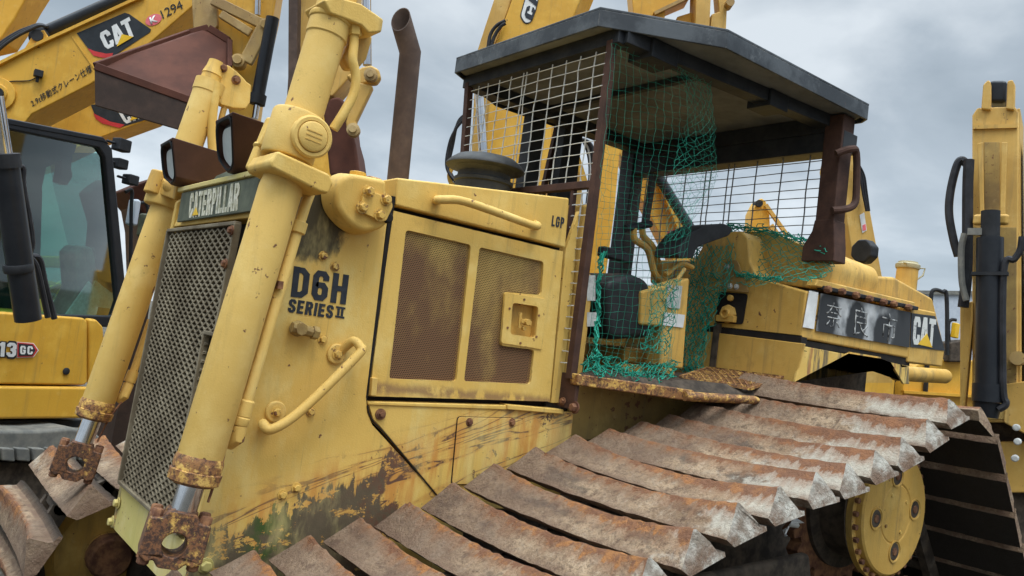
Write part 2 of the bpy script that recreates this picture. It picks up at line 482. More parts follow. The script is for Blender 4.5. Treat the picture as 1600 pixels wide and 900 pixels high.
def door_extra(k, c, rc):
    X, Y, Z = k.xyz()
    d = k.math('ABSOLUTE', k.math('SUBTRACT', Z, 1.435))
    n = k.noise(1.0, 5, 0.65, k.mapping(sc=(13,13,9)))
    m = k.math('MULTIPLY', k.step(k.math('ADD', d, k.math('MULTIPLY_ADD', n, .06, -.03)), 0.035, 0.005), k.step(n, 0.36, 0.5))
    c = k.mix(k.math('MULTIPLY', m, 0.8), c, (0.24,0.13,0.06))
    return c
def fender_extra(k, c, rc):
    s = k.noise(1.0, 5, 0.65, k.mapping(sc=(15,15,2.0)))
    c = k.mix(k.math('MULTIPLY', k.step(s, 0.50, 0.60), 0.85), c, (0.085,0.075,0.06))
    s2 = k.noise(1.0, 5, 0.65, k.mapping((5,3,1), sc=(12,12,1.6)))
    return k.mix(k.math('MULTIPLY', k.step(s2, 0.58, 0.66), 0.8), c, (0.34,0.15,0.06))
def wet_extra(k, c, rc):
    s = k.noise(1.0, 5, 0.65, k.mapping(sc=(8,8,3.0)))
    return k.mix(k.math('MULTIPLY', k.step(s, 0.50, 0.68), 0.55), c, (0.22,0.15,0.06))
def bolt_extra(k, c, rc):
    n = k.noise(24, 9, 0.82)
    r2 = k.mix(k.step(k.noise(80, 5, 0.8), 0.42, 0.60), (0.07,0.034,0.022), (0.26,0.115,0.045))
    c = k.mix(k.math('MULTIPLY', k.step(n, 0.36, 0.5), .6), c, (0.46,0.22,0.06))
    return k.mix(k.step(n, 0.43, 0.55), c, r2)
def bolt2_extra(k, c, rc):
    return k.mix(k.math('MULTIPLY', k.step(k.noise(45, 4, 0.7), 0.52, 0.60), .8), c, rc)
Mt = {}
Mt['yellow'] = paint('faded_yellow_paint', **OY)
Mt['nose'] = paint('scraped_yellow_paint', **OY, extra=nose_extra)
Mt['door'] = paint('door_yellow_paint', **OY, extra=door_extra)
Mt['fender'] = paint('sooty_yellow_paint', **OY, extra=fender_extra)
Mt['tank'] = paint('stained_yellow_paint', base=(0.63,0.38,0.088), light=(0.66,0.425,0.115), dark=(0.53,0.305,0.06), streak=0.6, extra=wet_extra)
Mt['rustyyellow'] = paint('rusting_yellow_paint', **OY, rustamt=0.5, extra=bolt_extra)
def clevis_extra(k, c, rc):
    n = k.noise(20, 9, 0.8)
    r2 = k.mix(k.step(k.noise(70, 5, 0.8), 0.42, 0.60), (0.05,0.026,0.018), (0.20,0.085,0.035))
    c = k.mix(k.step(k.noise(31, 7, 0.8), 0.42, 0.58), k.mix(.55, c, (0.38,0.17,0.045)), c)
    return k.mix(k.step(n, 0.36, 0.47), c, r2)
Mt['clevis'] = paint('rusted_clevis_paint', **OY, rustamt=0.5, extra=clevis_extra)
Mt['boltyellow'] = paint('bolt_yellow_paint', **OY, rustamt=0.62, extra=bolt2_extra)
Mt['grimy'] = paint('grimy_yellow_paint', base=(0.40,0.26,0.07), light=(0.48,0.33,0.10), dark=(0.20,0.125,0.045), rustamt=0.62, streak=0.8)
Mt['pale'] = paint('bleached_yellow_paint', base=(0.60,0.47,0.18), light=(0.62,0.54,0.28), dark=(0.50,0.42,0.13), streak=0.3)
Mt['cyl'] = paint('cylinder_yellow_paint', base=(0.69,0.455,0.125), light=(0.72,0.50,0.16), dark=(0.63,0.40,0.10), rustamt=0.665, streak=0.2, edge=False)
Mt['newyellow'] = paint('fresh_yellow_paint', base=(0.68,0.375,0.042), light=(0.72,0.42,0.06), dark=(0.60,0.315,0.03), rustamt=0.72, streak=0.4, rough=0.4, edge=False)
Mt['oldboom'] = paint('weathered_boom_paint', base=(0.60,0.36,0.085), light=(0.62,0.41,0.13), dark=(0.48,0.28,0.06), rustamt=0.7, streak=0.5, rough=0.5, edge=False)
Mt['wornlink'] = paint('worn_link_paint', base=(0.46,0.30,0.10), light=(0.50,0.36,0.16), dark=(0.30,0.19,0.075), rustamt=0.66, streak=0.6, edge=False)

def simple(name, a, b, rough=0.6, metal=0.0, scale=8, bump=0.1, spec=0.25):
    k = NM(name)
    c = k.mix(k.step(k.noise(scale, 6, 0.65), 0.35, 0.68), a, b)
    if bump: k.bump(k.noise(90, 3), bump, 0.003)
    return k.done(c, rough, metal, spec)
def roof_mat():
    k = NM('faded_black_roof')
    c = k.mix(k.step(k.noise(2.6, 7, 0.7), 0.42, 0.60), (0.026,0.031,0.037), (0.075,0.084,0.092))
    c = k.mix(k.math('MULTIPLY', k.step(k.noise(5, 8, 0.75, k.mapping((3,2,1))), 0.55, 0.66), .6), c, (0.15,0.16,0.165))
    c = k.mix(k.step(k.noise(40, 4, 0.7), 0.70, 0.74), c, (0.12,0.06,0.035))
    c = k.mix(k.math('MULTIPLY', k.edge(.008), k.step(k.noise(16, 4, 0.7), 0.46, 0.56)), c, (0.17,0.16,0.145))
    k.bump(k.noise(7, 5, 0.6), 0.25, 0.01)
    return k.done(c, 0.55)
Mt['roof'] = roof_mat()
Mt['under'] = simple('dusty_roof_lining', (0.125,0.125,0.115), (0.20,0.198,0.180), 0.9, scale=4)
Mt['postbrown'] = simple('rust_brown_steel', (0.050,0.025,0.018), (0.082,0.040,0.027), 0.75, scale=12)
Mt['postdark'] = simple('black_steel', (0.016,0.018,0.021), (0.035,0.036,0.038), 0.55)
Mt['lampbrown'] = simple('brown_lamp_paint', (0.062,0.029,0.020), (0.086,0.040,0.028), 0.7, scale=5)
Mt['black'] = simple('black_rubber', (0.012,0.013,0.015), (0.026,0.027,0.03), 0.6)
Mt['satin'] = simple('satin_black_metal', (0.014,0.016,0.02), (0.02,0.022,0.026), 0.32)
Mt['darkgap'] = simple('shadowed_core', (0.012,0.010,0.009), (0.022,0.018,0.015), 0.9)
Mt['exhaust'] = simple('rusty_exhaust', (0.062,0.040,0.031), (0.105,0.068,0.050), 0.75, scale=9)
Mt['precl'] = simple('dull_black_plastic', (0.024,0.025,0.026), (0.055,0.054,0.05), 0.55, scale=6)
Mt['chrome'] = simple('chrome_rod', (0.55,0.56,0.58), (0.68,0.68,0.70), 0.12, 1.0, bump=0)
Mt['mesh'] = simple('galvanised_wire', (0.46,0.45,0.41), (0.60,0.59,0.54), 0.6, scale=20, bump=0)
Mt['meshdark'] = simple('tarnished_wire', (0.13,0.13,0.14), (0.22,0.22,0.22), 0.6, scale=20, bump=0)
Mt['net'] = simple('green_nylon_cord', (0.008,0.20,0.135), (0.025,0.33,0.225), 0.6, scale=6, bump=0)
Mt['grille'] = simple('weathered_grille', (0.125,0.098,0.062), (0.235,0.195,0.130), 0.7, scale=5)
Mt['plate'] = simple('dark_nameplate', (0.055,0.062,0.042), (0.12,0.13,0.085), 0.6, scale=6)
Mt['letter'] = simple('black_lettering', (0.022,0.026,0.034), (0.035,0.038,0.045), 0.55, scale=30)
Mt['white'] = simple('white_paint', (0.62,0.62,0.60), (0.78,0.78,0.76), 0.5)
Mt['cream'] = simple('chipped_cream_lettering', (0.36,0.34,0.22), (0.72,0.68,0.56), 0.6, scale=40)
Mt['red'] = simple('red_vinyl', (0.50,0.035,0.035), (0.58,0.05,0.05), 0.45)
Mt['pink'] = simple('pink_red_vinyl', (0.70,0.13,0.15), (0.75,0.20,0.22), 0.45)
Mt['caty'] = simple('bright_yellow_vinyl', (0.72,0.42,0.02), (0.78,0.50,0.03), 0.45)
Mt['charcoal'] = simple('charcoal_vinyl', (0.020,0.024,0.028), (0.032,0.036,0.042), 0.5)
Mt['bucket'] = simple('red_brown_bucket', (0.068,0.024,0.015), (0.108,0.038,0.023), 0.8, scale=3)
Mt['bucketdark'] = simple('dark_bucket_steel', (0.038,0.024,0.018), (0.065,0.038,0.028), 0.6, scale=5)
Mt['rust'] = simple('rusty_steel', (0.11,0.048,0.03), (0.27,0.13,0.06), 0.85, scale=25, bump=0.4)
Mt['darkiron'] = simple('dark_dirty_iron', (0.040,0.031,0.024), (0.105,0.080,0.058), 0.85, scale=14, bump=0.3)
Mt['glasslens'] = simple('lamp_lens', (0.55,0.58,0.58), (0.68,0.70,0.69), 0.1, bump=0, spec=0.6)
Mt['wall'] = simple('grey_cladding', (0.42,0.46,0.52), (0.48,0.52,0.57), 0.7)
Mt['grey'] = simple('grey_steel_track', (0.13,0.13,0.12), (0.22,0.21,0.18), 0.75, scale=10)
Mt['hose'] = simple('hydraulic_hose', (0.014,0.014,0.016), (0.03,0.03,0.034), 0.5, bump=0)
Mt['seat'] = simple('black_vinyl_seat', (0.014,0.015,0.016), (0.028,0.028,0.03), 0.5)
Mt['sticker'] = simple('faded_sticker', (0.38,0.38,0.36), (0.55,0.55,0.52), 0.6, scale=30)

def shoe_mat(name, c0, c1, hot):
    k = NM(name)
    oi = k.n('ShaderNodeObjectInfo')
    off = k.n('ShaderNodeVectorMath', operation='SCALE'); off.inputs[0].default_value = (13, 7, 19)
    k.t.links.new(oi.outputs['Random'], off.inputs['Scale'])
    ad = k.n('ShaderNodeVectorMath', operation='ADD'); k.t.links.new(k.co, ad.inputs[0]); k.t.links.new(off.outputs[0], ad.inputs[1])
    co = ad.outputs[0]
    cg_ = k.n('ShaderNodeSeparateColor'); k.t.links.new(oi.outputs['Color'], cg_.inputs[0]); oi_g = cg_.outputs[1]
    U, Vv, _ = k.xyz(k.tc.outputs['UV'])
    big = k.noise(4.5, 5, 0.6, co); fine = k.noise(55, 5, 0.75, co)
    c = k.mix(k.step(big, 0.32, 0.66), c0, c1)
    c = k.mix(k.math('MULTIPLY', k.step(fine, 0.44, 0.66), 0.6), c, (0.115,0.078,0.055))
    md = k.noise(17, 6, 0.75, k.mapping((2,9,4), co=co))
    c = k.mix(k.math('MULTIPLY', k.step(md, 0.50, 0.66), 0.5), c, (0.36,0.285,0.205))
    c = k.mix(k.math('MULTIPLY', k.step(md, 0.48, 0.36), 0.75), c, (0.085,0.050,0.034))
    pit = k.noise(75, 4, 0.8, co)
    c = k.mix(k.math('MULTIPLY', k.step(pit, 0.56, 0.66), 0.6), c, (0.06,0.035,0.025))
    c = k.mix(k.math('MULTIPLY', k.step(pit, 0.42, 0.34), 0.45), c, (0.42,0.34,0.25))
    # dark wet smears
    sm = k.noise(1.0, 4, 0.6, k.mapping(sc=(6,3.5,6), co=co))
    c = k.mix(k.math('MULTIPLY', k.step(sm, 0.58, 0.68), 0.75), c, (0.065,0.052,0.042))
    c = k.mix(k.math('MULTIPLY', k.step(k.math('ADD', U, k.math('MULTIPLY_ADD', big, .8, -.4)), 0.62, 0.20), 0.55), c, (0.165,0.108,0.076))  # inner half darkened, painting in the shade beside the body
    # pale chalky deposits towards the outer end
    cr_ = k.n('ShaderNodeSeparateColor'); k.t.links.new(oi.outputs['Color'], cr_.inputs[0])
    facet = k.step(U, 1.2, 1.3)
    U = k.math('MINIMUM', U, 1.0)
    wm = k.math('ADD', k.math('MULTIPLY_ADD', U, 1.0, k.math('MULTIPLY_ADD', cr_.outputs[0], 0.7, -1.42)), k.math('MULTIPLY_ADD', k.noise(11, 5, 0.7, co), 0.8, -0.36))
    c = k.mix(k.math('MULTIPLY', k.step(wm, 0.26, 0.40), 0.8), c, (0.42,0.385,0.315))
    fcol = k.mix(k.step(k.noise(16, 5, 0.7, co), 0.36, 0.58), (0.21,0.17,0.13), (0.45,0.42,0.36))
    c = k.mix(k.math('MULTIPLY', facet, k.step(cg_.outputs[0], 0.5, 0.9)), c, fcol)  # end facets painted paler so that they look lit
    # rust on the ridge, running down the flank
    dr = k.noise(1.0, 4, 0.65, k.mapping(sc=(5,30,5), co=co))
    patch = k.noise(3.3, 3, 0.6, k.mapping((5,1,2), co=co))
    rm = k.math('ADD', Vv, k.math('ADD', k.math('MULTIPLY_ADD', dr, 0.95, -0.48), k.math('MULTIPLY_ADD', patch, 0.9, -0.45)))
    rm = k.math('SUBTRACT', k.math('ADD', rm, k.math('MULTIPLY_ADD', U, 0.42, -0.24)), k.math('MULTIPLY', facet, .45))
    rust = k.mix(k.step(k.noise(13, 5, 0.7, co), 0.42, 0.64), (0.105,0.036,0.020), k.mix(k.math('MULTIPLY_ADD', oi_g, .75, .25), (0.20,0.062,0.026), hot))
    rust = k.mix(k.step(k.noise(38, 4, 0.7, co), 0.52, 0.62), rust, (0.085,0.030,0.018))
    rm = k.math('ADD', rm, k.math('MULTIPLY_ADD', k.noise(26, 5, 0.8, co), 0.5, -0.25))
    c = k.mix(k.math('MULTIPLY', k.step(rm, 0.78, 0.90), 0.95), c, rust)
    c = k.mix(k.math('MULTIPLY', k.step(rm, 0.42, 0.80), 0.55), c, (0.22,0.110,0.058))
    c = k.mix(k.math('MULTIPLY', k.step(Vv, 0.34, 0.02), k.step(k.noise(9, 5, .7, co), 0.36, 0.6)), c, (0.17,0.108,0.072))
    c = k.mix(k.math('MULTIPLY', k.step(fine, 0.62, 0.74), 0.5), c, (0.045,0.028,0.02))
    c = k.mix(k.step(Vv, -0.30, -0.55), c, (0.030,0.024,0.019))  # shade painted onto the undersides and the valley floors between shoes
    k.bump(k.math('ADD', k.math('MULTIPLY', fine, 1.0), k.math('MULTIPLY', k.noise(14, 5, 0.7, co), 1.8)), 0.9, 0.012)
    return k.done(c, 0.88, 0, 0.25)
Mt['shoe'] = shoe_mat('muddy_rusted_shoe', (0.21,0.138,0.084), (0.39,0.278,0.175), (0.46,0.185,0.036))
def perf_mat():
    k = NM('perforated_panel_paint')
    X, Y, Z = k.xyz()
    P = 0.0080
    row = k.math('FLOOR', k.math('DIVIDE', Z, P*0.866))
    odd = k.math('MULTIPLY', k.math('MODULO', k.math('ABSOLUTE', row), 2.0), 0.5)
    fx = k.math('SUBTRACT', k.math('FRACT', k.math('ADD', k.math('DIVIDE', X, P), k.math('ADD', odd, 100))), 0.5)
    fz = k.math('SUBTRACT', k.math('FRACT', k.math('ADD', k.math('DIVIDE', Z, P*0.866), 100)), 0.5)
    d = k.math('SQRT', k.math('ADD', k.math('MULTIPLY', fx, fx), k.math('MULTIPLY', fz, fz)))
    hole = k.step(d, 0.29, 0.35, inv=True)
    x = k.math('ADD', X, DL.x)
    s = k.noise(2.6, 5, 0.6, k.mapping((1.5,0,0.4), sc=(1.6,1,0.9)))
    # heat stain low in each panel
    burn = k.math('ADD', k.math('MULTIPLY_ADD', s, 1.6, -0.30), k.math('MULTIPLY_ADD', Z, -0.85, 1.50))
    c = k.mix(k.step(k.noise(6,4), 0.4, 0.65), (0.40,0.255,0.075), (0.50,0.33,0.10))
    c = k.mix(k.math('MULTIPLY', k.step(burn, 0.20, 0.62), 0.92), c, (0.165,0.080,0.040))
    tr = k.n('ShaderNodeBsdfTransparent'); ms = k.n('ShaderNodeMixShader')
    k.t.links.new(hole, ms.inputs[0]); k.t.links.new(k.b.outputs[0], ms.inputs[1]); k.t.links.new(tr.outputs[0], ms.inputs[2])
    k.t.links.new(ms.outputs[0], k.out.inputs[0])
    return k.done(c, 0.65)
Mt['perf'] = perf_mat()
def glass_mat(name, tint, fac):
    k = NM(name)
    tr = k.n('ShaderNodeBsdfTransparent'); tr.inputs[0].default_value = tint+(1,)
    gl = k.n('ShaderNodeBsdfGlossy'); gl.inputs['Roughness'].default_value = 0.03; gl.inputs['Color'].default_value = (0.8,0.85,0.85,1)
    ms = k.n('ShaderNodeMixShader'); lw = k.n('ShaderNodeLayerWeight'); lw.inputs[0].default_value = 0.35
    k.t.links.new(k.math('MULTIPLY_ADD', lw.outputs['Fresnel'], 0.7, fac), ms.inputs[0])
    k.t.links.new(tr.outputs[0], ms.inputs[1]); k.t.links.new(gl.outputs[0], ms.inputs[2]); k.t.links.new(ms.outputs[0], k.out.inputs[0])
    return k.m
Mt['glass'] = glass_mat('green_tinted_glass', (0.36,0.68,0.62), 0.05)
def scuffed():
    k = NM('scuffed_white_spray')
    c = k.mix(k.step(k.noise(34, 5, 0.75), 0.42, 0.56), (0.05,0.05,0.052), (0.52,0.52,0.50))
    return k.done(c, 0.7)
Mt['scuff'] = scuffed()
def wornwhite():
    k = NM('worn_white_lettering')
    c = k.mix(k.step(k.noise(26, 6, 0.8), 0.34, 0.46), (0.06,0.06,0.06), (0.62,0.62,0.58))
    return k.done(c, 0.65)
Mt['wornwhite'] = wornwhite()
def spray_mat():
    """white panel blacked over with spray paint in blotches that drip"""
    k = NM('sprayed_over_panel')
    X, Y, Z = k.xyz(); x = k.math('ADD', X, DL.x)
    n = k.noise(7, 5, 0.6)
    c = k.mix(k.step(k.noise(4, 4, 0.5), 0.42, 0.62), (0.56,0.57,0.57), (0.10,0.105,0.11))
    for cx in (3.94, 4.22, 4.50):
        dx = k.math('DIVIDE', k.math('SUBTRACT', x, cx), 0.115); dz = k.math('DIVIDE', k.math('SUBTRACT', Z, 2.015-(cx-3.94)*0.07), 0.17)
        r = k.math('ADD', k.math('SQRT', k.math('ADD', k.math('MULTIPLY', dx, dx), k.math('MULTIPLY', dz, dz))), k.math('MULTIPLY_ADD', n, 0.7, -0.35))
        c = k.mix(k.step(r, 0.72, 1.0, inv=True), c, (0.022,0.023,0.025))
    c = k.mix(k.step(k.math('ADD', x, k.math('MULTIPLY', n, 0.1)), 4.62, 4.72), c, (0.03,0.031,0.033))
    return k.done(c, 0.55)
Mt['spray'] = spray_mat()
def ground_mat():
    k = NM('gravel_and_mud')
    c = k.mix(k.step(k.noise(1.4, 8, 0.7), 0.4, 0.62), (0.05,0.043,0.033), (0.10,0.088,0.068))
    c = k.mix(k.step(k.noise(45, 5, 0.7), 0.5, 0.66), c, (0.15,0.14,0.12))
    k.bump(k.noise(40, 6, 0.75), 0.8, 0.03)
    return k.done(c, 0.95, 0, 0.2)
Mt['ground'] = ground_mat()
Mt['leaf'] = simple('weed_leaf', (0.045,0.075,0.018), (0.09,0.12,0.03), 0.6, bump=0)

# ------------------------------------------------------------------ ground
def ground():
    bm = bmesh.new(); n = 60; L = 900
    g = []
    for i in range(n+1):
        row = []
        for j in range(n+1):
            a = (2*i/n-1); b = (2*j/n-1)
            x = math.copysign(abs(a)**3, a)*L; y = math.copysign(abs(b)**3, b)*L
            row.append(bm.verts.new((x+3, y+3, random.uniform(-0.02, 0.0) if abs(x)+abs(y) < 60 else -0.02)))
        g.append(row)
    for i in range(n):
        for j in range(n): bm.faces.new((g[i][j], g[i+1][j], g[i+1][j+1], g[i][j+1]))
    m = MB(); m.bm.free(); m.bm = bm
    o = m.build('ground', Mt['ground']); o['kind'] = 'structure'
ground()

# ================================================================== THE BULLDOZER
D = thing('bulldozer', 'old faded yellow crawler bulldozer with wide rusty swamp tracks and a black canopy roof', 'bulldozer', DL)
YN, YF, YC = 2.70, 3.70, 3.20            # near and far body sides, centre line
def nx(z): return 0.93 + (z-0.875)*0.034   # sloping front face
# ---- nose (radiator guard)
nm = MB()
side = [(nx(0.70),0.70),(nx(2.07),2.07),(nx(2.10)+0.03,2.105),(1.452,2.10),(1.468,1.40),(1.482,1.345),(1.51,1.30),(1.83,1.045),(1.98,0.92),(1.98,0.70)]
nm.prism([(x,YN,z) for x,z in side], (0,0.035,0))
nose = nm.build('radiator_guard', Mt['nose'], D, bevel=0.006)
MB().prism([(x,YF-0.035,z) for x,z in side], (0,0.035,0)).build('far_side_plate', Mt['nose'], D, bevel=0.006)
b = MB()
b.hexa([(nx(.70)+.002,YN+.036,.70),(nx(.875)+.002,YN+.036,.875),(nx(.875)+.002,YF-.036,.875),(nx(.70)+.002,YF-.036,.70),(1.2,YN+.036,.70),(1.2,YN+.036,.875),(1.2,YF-.036,.875),(1.2,YF-.036,.70)])
for p in ((185,786),(176,815)): b.bolt(at(*p, x=nx(.85)-.004), (-1,0,0.03), 0.017, 0.016)
b.bolt(at(321,884,y=YN-.001), (0,-1,0), 0.018, 0.016)
b.build('lower_front_panel', Mt['pale'], D, bevel=0.005)
b = MB()   # top cap and inner walls of the front
b.hexa([(nx(1.96)+.004,YN+.036,1.965),(nx(2.1)+.03,YN+.036,2.10),(nx(2.1)+.03,YF-.036,2.10),(nx(1.96)+.004,YF-.036,1.965),(1.45,YN+.036,1.965),(1.45,YN+.036,2.10),(1.45,YF-.036,2.10),(1.45,YF-.036,1.965)])
b.build('top_tank', Mt['yellow'], D, bevel=0.006)
core = MB(); core.box((nx(1.3)+.09,YN+.036,.876),(1.44,YF-.036,1.963)); core.build('radiator_core', Mt['darkgap'], D)
# ---- grille: expanded metal in a frame
def gp(y, z, off=0.0): return V((nx(z)-off, y, z))
GY0, GY1, GZ0, GZ1 = 2.835, 3.66, 0.895, 1.945
gm = MB()
cw, ch = 0.0636, 0.0305
ny = int((GY1-GY0)/(cw/2)); nz = int((GZ1-GZ0)/(ch/2))
NX0, NX1, NZ0, NZ1 = GY0, 2.945, 1.18, 1.56       # notch at the near edge
def gin(y, z): return not (y < NX1-0.012 and NZ0 < z < NZ1)
for i in range(ny):
    for j in range(nz):
        y0 = GY0+i*cw/2; z0 = GZ0+j*ch/2
        y1 = y0+cw/2; z1 = z0+ch/2
        if not gin((y0+y1)/2, (z0+z1)/2): continue
        # rounded hexagon strands: diagonals of the diamond lattice
        if (i+j) % 2 == 0: gm.bar(gp(y0,z0,.006), gp(y1,z1,.006), 0.006, 0.0125, (1,0,0))
        else: gm.bar(gp(y0,z1,.006), gp(y1,z0,.006), 0.006, 0.0125, (1,0,0))
fr = MB()
for a, c_ in (((GY0,GZ0),(GY1,GZ0)),((GY0,GZ1),(GY1,GZ1)),((GY1,GZ0),(GY1,GZ1)),((GY0,NZ1),(GY0,GZ1)),((GY0,GZ0),(GY0,NZ0)),((GY0,NZ1),(NX1,NZ1)),((GY0,NZ0),(NX1,NZ0)),((NX1,NZ0),(NX1,NZ1))):
    fr.bar(gp(*a,.008), gp(*c_,.008), 0.014, 0.026, (1,0,0))
gr = gm.build('grille', Mt['grille'], D, smooth=False)
fr.build('grille_frame', Mt['grille'], gr, bevel=0.003)
b = MB()   # rusty inner strip beside the grille, with an empty slot
b.prism([gp(2.736,.88,-.03),gp(2.736,1.96,-.03),gp(2.83,1.96,-.03),gp(2.83,.88,-.03)], (0.01,0,0))
b.build('side_strip', Mt['postbrown'], D)
sheet('slot_backing', [gp(2.84,1.19,-.02),gp(2.94,1.19,-.02),gp(2.94,1.55,-.02),gp(2.84,1.55,-.02)], Mt['plate'], D, 0.006)
for (u, v) in ((362,360),(352,412),(186,545),(175,650)):
    MB().bolt(at(u,v,x=nx(1.6)-.018), (-1,0,0), 0.012, 0.01).build('bolt', Mt['rust'], D)
# ---- name plate
pq = [at(276,347,x=nx(1.97)-.012), at(397,329,x=nx(1.97)-.012), at(404,275,x=nx(2.09)-.012), at(284,301,x=nx(2.09)-.012)]
npl = MB().prism(pq, (0.012,0,0)).build('name_plate', Mt['plate'], D, bevel=0.003)
tq = [at(u,v,x=nx(2.03)-.0125) for u,v in ((295,341),(371.5,329),(376,285),(298.5,302))]
block('lettering', 'CATERPILLAR', tq, Mt['cream'], npl, 0.002, 0.19, 0.10)
tri = [at(u,v,x=nx(2.03)-.0165) for u,v in ((300.5,337),(309.5,335.5),(306,324))]
sheet('triangle', tri, Mt['caty'], npl, 0.001)
b = MB(); b.bar(at(284,298,x=nx(2.1)-.004), at(404,271,x=nx(2.1)-.004), 0.035, 0.02); b.build('plate_lip', Mt['pale'], D, bevel=0.004)
# ---- lettering on the nose side
def sy(u, v): return at(u, v, y=YN)
block('model_lettering', 'D6H', [sy(453.5,463.5), sy(540,476), sy(545.5,430), sy(459,415.5)], Mt['letter'], nose, 0.0022, .185, .10)
block('model_lettering', 'SERIES', [sy(449,487.5), sy(519,497.5), sy(522,477.5), sy(452.5,466.5)], Mt['letter'], nose, 0.0022, .2, .11)
r2 = MB()   # the roman numeral two with serif bars
def q2(a, c_, d, e_): r2.prism([sy(*a)-V((0,.0005,0)), sy(*c_)-V((0,.0005,0)), sy(*d)-V((0,.0005,0)), sy(*e_)-V((0,.0005,0))], (0,-.002,0))
q2((523.5,495.5),(537.5,498),(537.8,495),(523.8,492.5)); q2((525,481.2),(539.2,483.5),(539.5,480.5),(525.3,478))
q2((526.3,492.6),(529.8,493.2),(530.8,482.4),(527.3,481.8)); q2((532,493.6),(535.5,494.2),(536.6,483),(533.1,482.5))
r2.build('model_lettering', Mt['letter'], nose, smooth=False)
for (u, v) in ((505,400),(523,416),(504,530),(485,643),(463,762),(441,773)):
    MB().bolt(sy(u,v), (0,-1,0), 0.0125, 0.012).build('bolt', Mt['boltyellow'], nose)
b = MB(); c0 = sy(463,513)
b.lathe(c0, (0,-1,0), [(0.028,0),(0.028,0.02),(0.022,0.022),(0.022,0.05)], 8); b.tube([c0+V((-.03,-.03,.002)), c0+V((.045,-.03,-.006))], 0.019, 8); b.lathe(c0+V((.045,-.03,-.006)), (1,0,-.1), [(0.024,0),(0.024,.022)], 6)
b.build('drain_fitting', Mt['grimy'], nose, bevel=0.002)
# grab handle
h = [at(418,668,y=YN+.005), at(411,662,y=YN-.045), at(424,671,y=YN-.07), at(470,642,y=YN-.085), at(558,556,y=YN-.085), at(563,543,y=YN-.075), at(553,533,y=YN-.05), at(541,541,y=YN-.02), at(530,552,y=YN+.005)]
hd = MB().tube(smoothpath(h, 6), 0.0165, 12).build('grab_handle', Mt['cyl'], D)
for (u, v, w_, r_) in ((430,643,0,0.0),(525,553,0,0)):
    c0 = sy(u,v)
    b = MB(); b.lathe(c0, (0,-1,0), [(0.036,0),(0.036,0.008),(0.032,0.011)], 20); b.build('handle_foot', Mt['cyl'], hd)
    MB().bolt(c0+V((0,-.011,0)), (0,-1,0), 0.014, 0.012).build('bolt', Mt['boltyellow'], hd)
# ---- trunnion casting with bolted cover on the nose side
def ty(u, v, y): return at(u, v, y=y)
b = MB()
yc = YN-.10
fpx = roundpoly([ty(u,v,yc) for u,v in ((548,268),(607,279),(606,300),(617,325),(612,347),(598,360),(570,366),(545,352),(524,326),(520,296),(530,276))], .03, 3)
cf = sum(fpx, V())/len(fpx)
front = [cf+(p-cf)*.93 for p in fpx]; back = [V((cf.x+(p.x-cf.x)*1.06, YN, cf.z+(p.z-cf.z)*1.06)) for p in fpx]
fv = [b.bm.verts.new(p) for p in front]; bv = [b.bm.verts.new(p) for p in back]
b.bm.faces.new(fv); b.bm.faces.new(list(reversed(bv)))
for i in range(len(fv)): b.bm.faces.new((fv[i], bv[i], bv[(i+1)%len(fv)], fv[(i+1)%len(fv)]))
tr = b.build('trunnion_mount', Mt['yellow'], D, bevel=0.018, seg=3)
yc = YN-.102
cov = [ty(567,296,yc),ty(606,309,yc),ty(612,322,yc),ty(601,345,yc),ty(594,347,yc),ty(563,332,yc),ty(561,320,yc)]
cv = MB().prism(roundpoly(cov, 0.012), (0,-.014,0)).build('cover_plate', Mt['yellow'], tr, bevel=0.003)
for (u, v) in ((576,299),(603,312),(566,324),(593,336)):
    MB().bolt(ty(u,v,yc-.014), (0,-1,0), 0.0155, 0.018).build('bolt', Mt['boltyellow'], cv)
b = MB(); b.lathe(ty(606,340,yc), (0,-1,0), [(0.02,-.05),(0.02,.004),(0.015,.008)], 12); b.build('port', Mt['darkgap'], tr)
b = MB(); b.hexa([V((1.32,YN-.03,2.13)),V((1.42,YN-.03,2.13)),V((1.42,YN+.10,2.13)),V((1.32,YN+.10,2.13)),V((1.34,YN-.02,2.19)),V((1.40,YN-.02,2.19)),V((1.40,YN+.08,2.19)),V((1.34,YN+.08,2.19))])
b.build('filler_block', Mt['rustyyellow'], tr, bevel=0.01)
b = MB(); b.lathe(V((1.30,YN-.02,2.11)), (0,0,1), [(.045,0),(.045,.04),(.032,.05),(.03,.08)], 6); b.build('pipe_union', Mt['newyellow'], tr, bevel=0.003)

